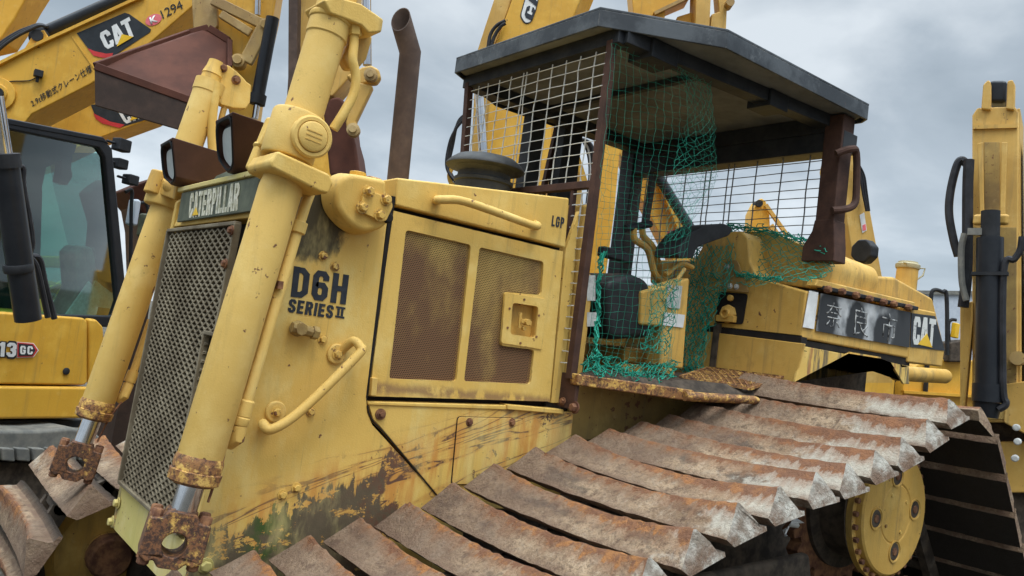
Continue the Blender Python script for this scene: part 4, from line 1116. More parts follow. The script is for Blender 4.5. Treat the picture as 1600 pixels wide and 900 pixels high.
# side panel with spray paint
sp_ = [s24(1264,456),s24(1421,488),s24(1417,548),s24(1253,514)]
n_ = V((0,-1,0))
b = MB(); b.prism([s24(1281,458)-V((0,.004,0)),s24(1421,488)-V((0,.004,0)),s24(1419,543)-V((0,.004,0)),s24(1273,517)-V((0,.004,0))], (0,-.004,0)); spr = b.build('spray_panel', Mt['spray'], tank, smooth=False)
b = MB(); b.prism([s24(1263,454)-V((0,.004,0)),s24(1277,457)-V((0,.004,0)),s24(1270,514)-V((0,.004,0)),s24(1253,511)-V((0,.004,0))], (0,-.003,0)); b.build('white_patch', Mt['white'], tank, smooth=False)
y8 = 2.445-.0085
for ch_, (u0,u1,v0,v1,sl) in (('奈',(1290,1316,472,512,.2)),('良',(1334,1359,480,526,.2)),('市',(1377,1402,489,534,.2))):
    qd = [at(u0-1,v1-3,y=y8),at(u1-3,v1+2,y=y8),at(u1,v0+4,y=y8),at(u0+2,v0-2,y=y8)]
    text('spray_lettering', ch_, qd, Mt['scuff'], spr, 0.001, -0.012)
b = MB(); b.prism([s24(1280,446)-V((0,.03,0)),s24(1428,479)-V((0,.03,0)),s24(1427,484.5)-V((0,.03,0)),s24(1279,452)-V((0,.03,0))], (0,.04,0)); b.build('top_rail', Mt['black'], tank, bevel=0.004)
b = MB(); b.prism([s24(1273,436)-V((0,.02,0)),s24(1425,472)-V((0,.02,0)),s24(1425,481)-V((0,.02,0)),s24(1268,447)-V((0,.02,0))], (0,.06,0)); b.build('top_flange', Mt['tank'], tank, bevel=0.008)
for (u, v) in ((1289,452),(1311,455.5),(1333,461),(1354,466.5),(1376,471.5),(1392,474.5),(1415,480)):
    MB().lathe(at(u,v,y=2.42), (0,-1,0), [(.016,0),(.02,.01),(.02,.024),(.014,.034)], 8).build('bolt', Mt['rust'], tank)
# rear end box with decal
re_ = [s24(1424,482),s24(1474,496),s24(1473,572),s24(1418,567)]
b = MB(); b.prism([p-V((0,.002,0)) for p in (s24(1424,480),s24(1462,488),s24(1476,545),s24(1472,573),s24(1418,566))], (0,1.3,0)); rb = b.build('rear_box', Mt['tank'], tank, bevel=0.01)
yd = 2.445-.004
dq = [at(u,v,y=yd) for u,v in ((1424,489),(1461,494),(1476,548),(1422,542))]
dec = sheet('decal', dq, Mt['charcoal'], rb, .002)
block('lettering', 'CAT', [at(u,v,y=yd-.002) for u,v in ((1425.5,538),(1459,541),(1462.5,499),(1428,494))], Mt['wornwhite'], dec, .002, .2, .06)
sheet('triangle', [at(u,v,y=yd-.0045) for u,v in ((1434,538),(1456.5,543),(1448,521))], Mt['caty'], dec, .0015)
# sloping housing on top behind, with filler neck
b = MB(); yh = 2.52
b.prism([at(u,v,y=yh) for u,v in ((1286,404),(1345,430),(1399,433),(1458,466),(1466,497),(1424,484),(1284,450))], (0,1.25,0)); hs_ = b.build('rear_housing', Mt['tank'], tank, bevel=0.02, seg=3)
nk = at(1415,446,y=2.75)
b = MB(); b.lathe(nk-V((0,0,.05)), V((.03,0,1)), [(.068,0),(.066,.165)], 28); fn = b.build('filler_neck', Mt['tank'], hs_)
b = MB(); ct = nk+V((.004,0,.11)); b.lathe(ct, V((.03,0,1)), [(.072,0),(.076,.01),(.076,.028),(.062,.036),(.06,.046),(.0,.048)], 28)
b.tube([ct+V((.06,-.04,.015)), ct+V((.11,-.06,.02)), ct+V((.09,-.06,-.03)), ct+V((.06,-.04,-.06))], .006, 6); b.bar(ct+V((-.08,-.03,.02)), ct+V((-.12,-.04,.022)), .02, .008)
b.build('filler_cap', simple('grey_yellow_cap', (0.34,0.29,0.16), (0.44,0.38,0.24), .6), fn, bevel=0.003)
# lower skirt: front face and side with the wheel arch cut out
b = MB(); b.prism([t(1104,518,XT-.012),t(1257,537,XT-.012),t(1241,597.5,XT-.012),t(1086,577,XT-.012)], (.014,0,0)); sk = b.build('fender_skirt', Mt['tank'], D, bevel=0.004)
yk = 2.44
ar = [(1256,541),(1420,572),(1421,600),(1412,600),(1392,567),(1376,561),(1326,553),(1242,597.5)]
b = MB(); b.prism([at(u,v,y=yk) for u,v in ar], (0,.014,0)); b.build('fender_side', Mt['fender'], sk, bevel=0.003)
b = MB(); b.prism([t(1104,508),t(1252,524),t(1252,548),t(1104,532)], (.05,0,0)); b.prism([at(u,v,y=yk+.016) for u,v in ((1254,531),(1421,560),(1421,572),(1254,543))], (0,1.4,0)); b.build('fender_gap', Mt['darkgap'], sk)
b = MB(); A0=[at(u,v,y=yk+.014) for u,v in ((1326,553),(1242,597.5))]; b.prism([A0[0],A0[1],A0[1]+V((0,.75,0)),A0[0]+V((0,.75,0))], (.01,0,.014)); 
A1=[at(u,v,y=yk+.014) for u,v in ((1326,553),(1376,561))]; b.prism([A1[0],A1[1],A1[1]+V((0,.75,0)),A1[0]+V((0,.75,0))], (0,0,.012)); b.build('arch_lining', Mt['fender'], sk)
b = MB(); b.tube([at(1400,583,y=2.75), at(1476,588,y=2.75), at(1478,588.2,y=2.75)], [.05,.05,.044], 20); b.build('rear_tube', Mt['tank'], D)
b = MB(); rl = at(1345,392,y=2.6); oc = [rl+V((0.0, .070*math.cos(a), .075*math.sin(a))) for a in [math.pi/8+k*math.pi/4 for k in range(8)]]
b.prism(oc, (.07,-.01,0)); wl = b.build('rear_work_lamp', Mt['black'], D, bevel=0.012)
b = MB(); b.bar(at(1296,402,y=2.58), at(1338,416,y=2.58), .05, .03); b.bar(at(1320,418,y=2.6), at(1340,430,y=2.6), .05, .05); b.bar(rl+V((.05,0,-.1)), at(1338,420,y=2.6), .03, .05); b.build('lamp_bracket', Mt['rustyyellow'], wl, bevel=0.004)

# ---- operator's station seen through the net
b = MB(); b.box((2.50,2.79,1.5),(2.60,3.60,2.02)); b.box((2.47,2.775,1.5),(2.52,3.55,2.33)); dsh = b.build('dashboard', Mt['tank'], D, bevel=0.02)
b = MB(); b.box((2.60,2.86,1.92),(2.66,3.4,2.03)); b.bar(at(938,392,y=2.9), at(985,405,y=2.9), .05,.05); b.build('instrument_panel', Mt['black'], dsh, bevel=0.01)
for (u,v,u2,v2) in ((917,430,930,470),(917,488,932,510)):
    sheet('sticker', [at(u,v,y=2.79),at(u2,v,y=2.79),at(u2,v2,y=2.79),at(u,v2,y=2.79)], Mt['sticker'], dsh)
b = MB(); b.box((2.95,2.90,1.56),(3.35,3.5,1.64)); b.box((3.0,2.94,1.64),(3.35,3.45,1.72)); sb = b.build('seat_base', Mt['tank'], D, bevel=0.02)
b = MB(); b.prism(roundpoly([at(u,v,y=2.80) for u,v in ((948,440),(985,425),(1018,440),(1022,528),(952,532))],.05), (0,.5,0)); b.build('seat_cushion', Mt['seat'], sb, bevel=0.04, seg=4)
b = MB(); b.prism(roundpoly([at(u,v,y=2.8) for u,v in ((1058,402),(1062,384),(1078,364),(1102,352),(1132,349),(1146,357),(1140,368),(1112,378),(1090,386),(1082,404))],.02), (0,.16,0)); b.build('seat_back', Mt['seat'], sb, bevel=0.03, seg=4)
b = MB(); b.prism([at(u,v,y=2.78) for u,v in ((1003,455),(1040,446),(1078,434),(1068,577),(1030,572),(1036,510),(1002,508))], (0,.10,0)); cs = b.build('side_console', Mt['tank'], D, bevel=0.012)
sheet('sticker', [at(u,v,y=2.775) for u,v in ((1043,445),(1066,447),(1062,482),(1040,480))], Mt['sticker'], cs)
sheet('sticker', [at(u,v,y=2.775) for u,v in ((1038,488),(1070,492),(1067,512),(1036,508))], Mt['white'], cs)
b = MB(); b.tube(smoothpath([at(990,356,y=2.95),at(992,374,y=2.95),at(1012,390,y=2.95),at(1022,425,y=2.95),at(1034,440,y=2.95)],5), .018, 10); b.tube(smoothpath([at(1003,356,y=3.02),at(1006,370,y=3.02),at(1020,386,y=3.02),at(1030,415,y=3.02),at(1040,440,y=3.02)],5), .018, 10); lv = b.build('control_lever', Mt['tank'], cs)
b = MB(); b.tube([at(977,357,y=2.95),at(1016,350,y=2.95)], .019, 10); b.build('grip', Mt['black'], lv)
b = MB(); b.tube(smoothpath([at(1040,430,y=2.9),at(1062,412,y=2.9),at(1082,418,y=2.9)],4), .014, 8); b.tube([at(1035,470,y=2.78),at(1070,420,y=2.78)], .010, 8); b.build('control_rod', Mt['tank'], cs)
b = MB(); b.prism([at(u,v,x=3.72) for u,v in ((1072,430),(1100,380),(1108,395),(1100,515),(1084,575),(1062,572))], (.04,0,0)); b.build('tank_guard', Mt['tank'], D, bevel=0.01)

# ================================================================== TRACKS
RP = 0.30; OFF = 0.15; PITCH = 0.2032
def track_path():
    c0 = (1.05, 0.45); cs_ = (3.64, 1.145); cr_ = (4.27, 0.45); rs = 0.385
    pts = []
    # along the ground from rear to front
    for k in range(41): pts.append((cr_[0]+(c0[0]-cr_[0])*k/40, 0.15))
    for k in range(1, 40):
        a = R(-90 - k/40*192)
        pts.append((c0[0]+RP*math.cos(a), c0[1]+RP*math.sin(a)))
    rid = [(1.235,.929),(1.434,.983),(1.626,1.035),(1.831,1.110),(2.014,1.185),(2.21,1.258),(2.44,1.318),(2.647,1.355),(2.83,1.392),(3.009,1.438),(3.182,1.497),(3.36,1.566),(3.47,1.608)]
    for i, (x, z) in enumerate(rid):
        p0 = rid[max(0,i-1)]; p1 = rid[min(len(rid)-1,i+1)]
        dx, dz = p1[0]-p0[0], p1[1]-p0[1]; l = math.hypot(dx,dz)
        pts.append((x + dz/l*OFF, z - dx/l*OFF))
    for k in range(0, 21):
        a = R(103 + (36.9-103)*k/20); pts.append((cs_[0]+rs*math.cos(a), cs_[1]+rs*math.sin(a)))
    for k in range(0, 31):
        a = R(36.9 + (-90-36.9)*k/30); pts.append((cr_[0]+RP*math.cos(a), cr_[1]+RP*math.sin(a)))
    return pts
TP = track_path()
def sample(pts, pitch):
    P = [V((x,0,z)) for x,z in pts]; P.append(P[0])
    cum = [0]
    for a, b_ in zip(P[:-1], P[1:]): cum.append(cum[-1]+(b_-a).length)
    n = round(cum[-1]/pitch); st = cum[-1]/n
    def pos(s):
        s %= cum[-1]
        for i in range(len(cum)-1):
            if cum[i+1] >= s:
                return P[i].lerp(P[i+1], (s-cum[i])/max(1e-9, cum[i+1]-cum[i]))
    # phase: a ridge stands over the measured one at x=2.014
    best = min((i for i in range(len(P)) if P[i].z > .9), key=lambda i: abs(P[i].x-2.014-.055))
    ph = cum[best] % st
    o = []
    for k in range(n):
        s = ph+k*st
        tg = (pos(s+.06)-pos(s-.06)).normalized()
        o.append((pos(s), tg))
    return o
SH = sample(TP, PITCH)
def shoe_mesh(seed, curve=1.0):
    rnd = random.Random(seed)
    bm = bmesh.new(); uvl = bm.loops.layers.uv.new('UVMap')
    L0, L1 = -0.550, 0.550          # base ends across the track
    R0, R1 = -0.50, 0.50            # ridge ends
    N = 34
    # cross profile from the front base edge over the ridge to the rear base edge: (t, n, v)
    prof = [(-.098,-.096,-.4),(-.118,-.073,-.05),(-.126,-.061,0.05),(-.088,-.043,0.34),(-.046,-.022,0.66),(-.013,-.004,0.94),(-.004,0.0,1.0),(.006,-.003,0.97),(.012,-.018,0.70),(.020,-.044,0.34),(.026,-.066,0.03),(.034,-.080,-.4),(.062,-.086,-.5),(.064,-.102,-.5)]
    rows = []
    for i in range(N+1):
        s = i/N
        sag = -0.026*curve*(1-(2*s-1)**2); bow = -0.016*curve*(1-(2*s-1)**2) + rnd.uniform(-.0018,.0018)
        row = []
        for t_, n_, v_ in prof:
            vv = max(0, v_); y = (L0+(L1-L0)*s)*(1-vv) + (R0+(R1-R0)*s)*vv
            jt = rnd.uniform(-.0022,.0022)*(1 if v_ > .1 else .4)
            nick = 0
            if v_ > .9 and rnd.random() < .12: nick = -rnd.uniform(.001,.005)
            row.append((bm.verts.new((t_+jt, y, n_+sag*vv+bow+jt+nick)), s, v_))
        rows.append(row)
    def face(q):
        f = bm.faces.new([a[0] for a in q])
        for l, a in zip(f.loops, q): l[uvl].uv = (a[1], a[2])
        return f
    for i in range(N):
        for k in range(len(prof)-1): face((rows[i][k], rows[i][k+1], rows[i+1][k+1], rows[i+1][k]))
        f = face((rows[i][-1], rows[i][0], rows[i+1][0], rows[i+1][-1]))
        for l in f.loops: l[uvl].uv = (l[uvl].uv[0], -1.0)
    for row, sv in ((rows[0],-0.6),(rows[-1],1.6)):
        f = bm.faces.new([a[0] for a in row])
        for l, a in zip(f.loops, row): l[uvl].uv = (sv, max(0,a[2])*.5)
    bmesh.ops.recalc_face_normals(bm, faces=bm.faces[:])
    me = bpy.data.meshes.new('track_shoe'); bm.to_mesh(me); bm.free()
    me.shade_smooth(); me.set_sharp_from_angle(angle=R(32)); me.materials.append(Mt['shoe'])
    return me
SM = [shoe_mesh(k, 1.15) for k in range(6)]
SF = [shoe_mesh(k+20, 0.45) for k in range(6)]
def make_track(yc_, sgn):
    b = MB()   # chain
    for p, tg in SH:
        nrm = V((-tg.z,0,tg.x))
        for o_ in (-.10,.10):
            a = V((p.x,yc_+o_,p.z)); b.bar(a-tg*.105+nrm*.0, a+tg*.105+nrm*.0, .04, .075, nrm)
        b.cyl(V((p.x,yc_-.12,p.z))+tg*.1, V((p.x,yc_+.12,p.z))+tg*.1, .03, 10)
    tk = b.build('track', Mt['darkiron'], D)
    for i, (p, tg) in enumerate(SH):
        nrm = V((-tg.z,0,tg.x))
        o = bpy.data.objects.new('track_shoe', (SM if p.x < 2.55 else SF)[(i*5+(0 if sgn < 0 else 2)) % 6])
        COL.objects.link(o); o.parent = tk
        q = V((p.x, yc_, p.z)) + nrm*OFF
        o.location = q - DL
        o.rotation_euler = (random.uniform(-.012,.012), -math.atan2(tg.z, tg.x)+random.uniform(-.02,.02), random.uniform(-.006,.006))
        far_ = max(0, min(1, (p.x-2.0)/.9)); o.color = (1+.45*far_,1-far_,1,1) if p.x < 3.72 and p.z > .5 else (0.25,.3,1,1)
        if sgn > 0:    # far track: outer end faces away
            o.rotation_euler.z += 0
            o.scale = (1,1,1)
        else:
            o.scale = (1,-1,1)
    return tk
YTN, YTF = 2.106, 4.294
make_track(YTN, -1); make_track(YTF, 1)
for yc_, sg in ((YTN,-1),(YTF,1)):
    b = MB(); b.lathe(V((1.05,yc_-.09,.45)), (0,1,0), [(.10,-.02),(.10,0),(.22,.012),(.235,.0),(.275,-.02),(.282,.0),(.282,.05),(.30,.055),(.30,.125),(.282,.13),(.282,.18),(.275,.2),(.235,.18),(.22,.17),(.1,.18),(.1,.2)], 48); b.build('front_idler', Mt['tank'], D)
    b = MB(); b.lathe(V((1.05,yc_-.16,.45)), (0,1,0), [(.085,-.03),(.10,0),(.10,.08)], 20); b.build('idler_hub', Mt['rust'], D, bevel=.004)
    b = MB(); b.lathe(V((4.27,yc_-.09,.45)), (0,1,0), [(.10,-.02),(.1,0),(.22,.012),(.275,0),(.282,.05),(.30,.055),(.30,.125),(.282,.13),(.275,.2),(.1,.18)], 48); b.build('rear_idler', Mt['darkiron'], D)
    b = MB(); b.box((1.15,yc_-.13,.32),(4.15,yc_+.13,.66)); b.prism([(1.6,yc_-.16,.66),(1.8,yc_-.16,.86),(3.2,yc_-.16,.96),(3.3,yc_-.16,.66)], (0,.05,0)); b.build('roller_frame', Mt['darkiron'], D, bevel=.02)
    for k in range(7):
        b = MB(); xk = 1.45+k*.42; b.lathe(V((xk,yc_-.14,.27)), (0,1,0), [(.06,-.02),(.06,0),(.10,0),(.10,.06),(.08,.065),(.08,.215),(.10,.22),(.10,.28),(.06,.28)], 24); b.build('track_roller', Mt['darkiron'], D)
    # sprocket and final drive
    sc_ = V((3.64, yc_, 1.145))
    b = MB(); nt_ = 25; pr = []
    for k in range(nt_):
        for da, rr_ in ((-.35,.352),(-.18,.395),(.18,.395),(.35,.352)):
            a = 2*math.pi*(k+da)/nt_; pr.append(sc_+V((rr_*math.cos(a),-.03,rr_*math.sin(a))))
    b.prism(pr, (0,.06,0)); spk = b.build('sprocket', Mt['rust'], D, bevel=.004)
    face_y = -.26 if sg < 0 else .26
    s_ = V((0,1,0))*(-1 if sg < 0 else 1)
    fc = V((3.665, yc_+face_y, 1.137))
    b = MB(); b.lathe(sc_, s_, [(.30,0),(.30,.05),(.245,.06),(.245,.19),(.285,.20)], 48); b.build('final_drive', Mt['darkiron'], spk)
    b = MB(); b.lathe(fc-s_*.06, s_, [(.296,0),(.300,.03),(.272,.031),(.270,.055),(.262,.062),(.135,.064),(.128,.060),(.122,.064),(.0,.065)], 64); hub = b.build('hub_cover', Mt['tank'], spk, angle=25)
    if sg < 0:
        for k in range(32):
            a = 2*math.pi*k/32; MB().lathe(fc-s_*.06+V((.286*math.cos(a),0,.286*math.sin(a)))+s_*.03, s_, [(.013,0),(.013,.016),(.010,.018)], 6).build('bolt', Mt['rust'], hub)
        for k in range(4):
            a = 2*math.pi*(k/4)+.10; pc_ = fc+V((.165*math.cos(a),0,.165*math.sin(a)))+s_*.003
            MB().lathe(pc_, s_, [(.050,-.002),(.050,.005),(.044,.0055),(.040,-.001)], 24).build('bolt_recess', Mt['tank'], hub)
            MB().lathe(pc_, s_, [(.038,0),(.037,.0015)], 20).build('hole', Mt['darkiron'], hub); MB().lathe(pc_+s_*.0015, s_, [(.019,0),(.017,.004),(.012,.005)], 8).build('bolt', Mt['rust'], hub)
        for k in range(4):
            a = 2*math.pi*(k/4)+.55; MB().lathe(fc+V((.095*math.cos(a),0,.095*math.sin(a)))+s_*.003, s_, [(.009,0),(.008,.006)], 8).build('bolt', Mt['boltyellow'], hub)

# ================================================================== GREEN NETTING
nrnd = random.Random(3)
def net_patch(b, rows, nu, nv, r=.0021, diamond=True, jit=.006, drop=0.0):
    """cords knotted over a grid of control points"""
    nr, nc = len(rows), len(rows[0])
    def cat(p0,p1,p2,p3,t): return 0.5*((2*p1)+(p2-p0)*t+(2*p0-5*p1+4*p2-p3)*t*t+(3*p1-p0-3*p2+p3)*t**3)
    def ev(s, t):
        a = s*(nc-1); i = min(int(a), nc-2); fa = a-i
        c_ = t*(nr-1); j = min(int(c_), nr-2); fc = c_-j
        def rowp(j): 
            R_ = rows[max(0,min(nr-1,j))]
            g = lambda k: R_[max(0,min(nc-1,k))]
            return cat(g(i-1),g(i),g(i+1),g(i+2),fa)
        return cat(rowp(j-1),rowp(j),rowp(j+1),rowp(j+2),fc)
    P = {}
    for i in range(nu+1):
        for j in range(nv+1):
            if diamond and (i+j) % 2: continue
            P[i,j] = ev(i/nu, j/nv)+V((nrnd.gauss(0,jit), nrnd.gauss(0,jit), nrnd.gauss(0,jit)))
    for (i,j), p in P.items():
        for di, dj in (((1,1),(1,-1)) if diamond else ((1,0),(0,1))):
            q = P.get((i+di,j+dj))
            if q is None or nrnd.random() < drop: continue
            if diamond:
                m = (p+q)/2+V((0,0,-.0015)); b.wire(p, m, r, 3); b.wire(m, q, r, 3)
            else: b.wire(p, q, r, 3)
def net():
    b = MB()
    Yp = 2.585
    rows = [[(956,66),(1000,82),(1060,106),(1110,128)],[(947,180),(1000,190),(1062,200),(1116,215)],[(940,270),(990,280),(1050,290),(1117,286)],[(933,360),(985,362),(1040,365),(1082,352)],[(927,460),(980,462),(1030,465),(1062,462)],[(920,552),(965,560),(1010,568),(1048,566)]]
    off = [.0,.03,-.03,.04]
    G = [[at(u,v,y=Yp+off[k]*.8+ .02*math.sin(j*1.7+k)) for k,(u,v) in enumerate(rw)] for j,rw in enumerate(rows)]
    net_patch(b, G, 15, 46, .0007, False, .003)
    # a loose fold that hangs at the rear of the opening
    rows = [[(1062,108),(1085,116),(1112,130)],[(1075,170),(1098,180),(1117,190)],[(1062,220),(1090,232),(1120,245)],[(1050,270),(1082,275),(1119,283)],[(1042,320),(1066,322),(1090,318)],[(1040,380),(1056,376),(1076,366)]]
    G = [[at(u,v,y=Yp-.05+.05*math.sin(j*1.3+k*2)) for k,(u,v) in enumerate(rw)] for j,rw in enumerate(rows)]
    net_patch(b, G, 11, 38, .0007, True, .004)
    # over the tank
    rows = [([(1078,368),(1135,350),(1192,360),(1246,376),(1302,398)],3.87),([(1080,398),(1130,398),(1190,402),(1240,410),(1300,424)],3.84),([(1088,440),(1130,436),(1172,446),(1222,440),(1270,438)],3.71)]
    G = [[at(u,v,x=x+.01*math.sin(k*2)) for k,(u,v) in enumerate(rw)] for rw,x in rows]
    net_patch(b, G, 36, 18, .0020, True, .006)
    # swag hanging down beside the tank
    rows = [([(1082,362),(1110,352),(1145,350)],3.80),([(1078,420),(1100,424),(1140,436)],3.68),([(1074,470),(1096,474),(1116,482)],3.66),([(1066,520),(1086,526),(1102,536)],3.64),([(1056,574),(1074,584),(1092,592)],3.60)]
    G = [[at(u,v,x=x+.03*math.sin(j*2.1+k*1.9)) for k,(u,v) in enumerate(rw)] for j,(rw,x) in enumerate(rows)]
    net_patch(b, G, 22, 56, .0022, True, .007)
    net_patch(b, [[p+V((.03,0,.01)) for p in r_] for r_ in G], 10, 26, .0018, True, .010)
    # bunched on the platform
    for k in range(1):
        rows = [([(918,556-k*3),(960,566-k*2),(1010,568),(1058,566)],2.75),([(912,572),(955,574),(1005,578),(1056,574)],2.66),([(930,584),(970,588),(1015,592),(1050,588)],2.57)]
        G = [[at(u,v,y=y)+V((0,0,.012*math.sin(i*2.3+k*1.7))) for i,(u,v) in enumerate(rw)] for rw,y in rows]
        net_patch(b, G, 40, 14, .0019, True, .010)
    # strands pulled up over the console
    rows = [([(1020,440),(1042,438),(1062,436)],2.74),([(1014,500),(1036,500),(1052,498)],2.72),([(1000,548),(1024,552),(1046,552)],2.70)]
    G = [[at(u,v,y=y+.02*math.sin(i*2+j)) for i,(u,v) in enumerate(rw)] for j,(rw,y) in enumerate(rows)]
    net_patch(b, G, 14, 26, .0016, True, .009)
    # gathered rope along the front post
    p = smoothpath([at(940,395,y=2.60), at(937,440,y=2.61), at(935,490,y=2.60), at(930,540,y=2.60), at(934,572,y=2.60)], 6)
    for k in range(5): b.tube([q+V((nrnd.gauss(0,.008),nrnd.gauss(0,.008),nrnd.gauss(0,.008))) for q in p], .0035, 5)
    p = smoothpath([at(1140,352,x=3.86), at(1195,360,x=3.86), at(1250,376,x=3.86), at(1300,397,x=3.86)], 8)
    for k in range(7): b.tube([q+V((nrnd.gauss(0,.012),nrnd.gauss(0,.012),nrnd.gauss(0,.014))) for q in p], .003, 5)
    p = smoothpath([at(1150,428,x=3.71), at(1180,432,x=3.71), at(1220,436,x=3.71)], 8)
    for k in range(6): b.tube([q+V((nrnd.gauss(0,.008),nrnd.gauss(0,.01),nrnd.gauss(0,.012))) for q in p], .003, 5)
    o = b.build('green_net', Mt['net'], None, smooth=False, loc=(2.9,2.6,1.6))
    tag(o, 'torn green nylon netting draped over the cab opening and tank of the old bulldozer', 'net')
net()
# crumpled scrap of white film caught under the shoes
def scrap():
    b = MB(); rnd = random.Random(5); c0 = at(1238,812,y=1.80)
    g = [[b.bm.verts.new(c0+V((.07*(i/5-.5)+rnd.gauss(0,.003), rnd.gauss(0,.010), .055*(j/5-.5)*(.4+.6*i/5)-.045*(1-i/5)**2+rnd.gauss(0,.003)))) for j in range(6)] for i in range(6)]
    for i in range(5):
        for j in range(5):
            if (i, j) in ((0,4),(0,3),(1,4),(4,0)): continue
            b.bm.faces.new((g[i][j], g[i+1][j], g[i+1][j+1], g[i][j+1]))
    o = b.build('plastic_scrap', Mt['white'], None, loc=c0)
    md = o.modifiers.new('thickness','SOLIDIFY'); md.thickness = .002
    tag(o, 'crumpled scrap of white plastic hanging under the wide track shoes', 'scrap')
scrap()
# weeds on the ground under the track
def weeds():
    b = MB(); rnd = random.Random(11)
    for k in range(420):
        x = rnd.uniform(2.2,4.6); y = rnd.uniform(1.2,2.0) if rnd.random() < .6 else rnd.uniform(2.3,2.9)
        p = V((x,y,0)); h_ = rnd.uniform(.1,.42); a = rnd.uniform(0,6.28); l = V((math.cos(a),math.sin(a),0))*h_*rnd.uniform(.2,.6); s = V((-math.sin(a),math.cos(a),0))*.006
        m = p+l*.4+V((0,0,h_*.7)); t_ = p+l+V((0,0,h_*rnd.uniform(.75,1)))
        b.poly([p-s,p+s,m+s,m-s]); b.poly([m-s,m+s,t_])
    for k in range(34):
        x = rnd.uniform(2.7,3.5); y = rnd.uniform(1.75,1.98); p = V((x,y,0)); h_ = rnd.uniform(.65,1.06); a = rnd.uniform(0,6.28); l = V((math.cos(a),math.sin(a),0))*rnd.uniform(.08,.3); s = V((.6,-.8,0))*.009
        pts = [p+l*(q*q)+V((0,0,h_*(q-.25*q**3))) for q in (0,.25,.5,.7,.85,1)]
        for i in range(5): b.poly([pts[i]-s*(1-i/5.5),pts[i]+s*(1-i/5.5),pts[i+1]+s*(1-(i+1)/5.5),pts[i+1]-s*(1-(i+1)/5.5)])
    o = b.build('weeds', Mt['leaf'], None, smooth=False); o['kind'] = 'stuff'; o['label'] = 'sparse weeds growing on the ground beside the track'
weeds()

# ================================================================== OTHER MACHINES IN THE YARD
def slab(pl, pts, thick, name, mat, parent, off=0.0, bevel=.01):
    b = MB(); b.prism([pl.at(u,v,off) for u,v in pts], -pl.n*thick); return b.build(name, Mt[mat], parent, bevel=bevel)
def rod(pl, a, b_, r, name, mat, parent, off=0.0, r2=None):
    b = MB(); b.tube([pl.at(*a,off), pl.at(*b_,off)], [r, r2 or r], 20); return b.build(name, Mt[mat], parent)
def hose(pl, pts, r, parent, off=0.0, mat='hose', name='hose'):
    b = MB(); b.tube(smoothpath([pl.at(*p,off) for p in pts], 6), r, 8); return b.build(name, Mt[mat], parent)
def mark(pl, pts, mat, parent, off, name='decal', ext=.004):
    b = MB(); b.prism([pl.at(u,v,off) for u,v in pts], pl.n*ext); return b.build(name, Mt[mat], parent, smooth=False)
def word(pl, body, px, mat, parent, off, bold=.02, sp=.95, name='lettering'):
    return text(name, body, [pl.at(u,v,off) for u,v in px], Mt[mat], parent, .004, bold, sp)
def base(pl, u, v): 
    p = pl.at(u,v); return V((p.x,p.y,0))
def carrier(pl, x0, x1, y, T, mat='newyellow', deep=2.2):
    """upper body and tracks that carry a boom, standing on the ground"""
    a, c_ = pl.at(x0,y), pl.at(x1,y); dz = lambda p, z: V((p.x,p.y,z))
    zt = max(1.3, min(a.z, c_.z)); b = MB(); b.prism([dz(a,zt),dz(c_,zt),dz(c_,.95),dz(a,.95)], -pl.n*deep); b.build('upper_body', Mt[mat], T, bevel=.04)
    m = (a+c_)/2
    for k in (0.0, deep-.6):
        b = MB(); o_ = -pl.n*k; q = [dz(a,.85)+o_, dz(c_,.85)+o_, dz(c_,.0)+o_, dz(a,.0)+o_]
        b.prism(roundpoly(q, .35, 5), -pl.n*.6); b.build('track', Mt['darkiron'], T, bevel=.02)
def arm(pts, wd, ht, name, mat, parent):
    b = MB()
    for p, q in zip(pts[:-1], pts[1:]): b.bar(p, q, wd, ht)
    return b.build(name, Mt[mat], parent, bevel=.015)
def circ(u, v, r, n=24, ry=None): return [(u+r*math.cos(2*math.pi*k/n), v+(ry or r)*math.sin(2*math.pi*k/n)) for k in range(n)]

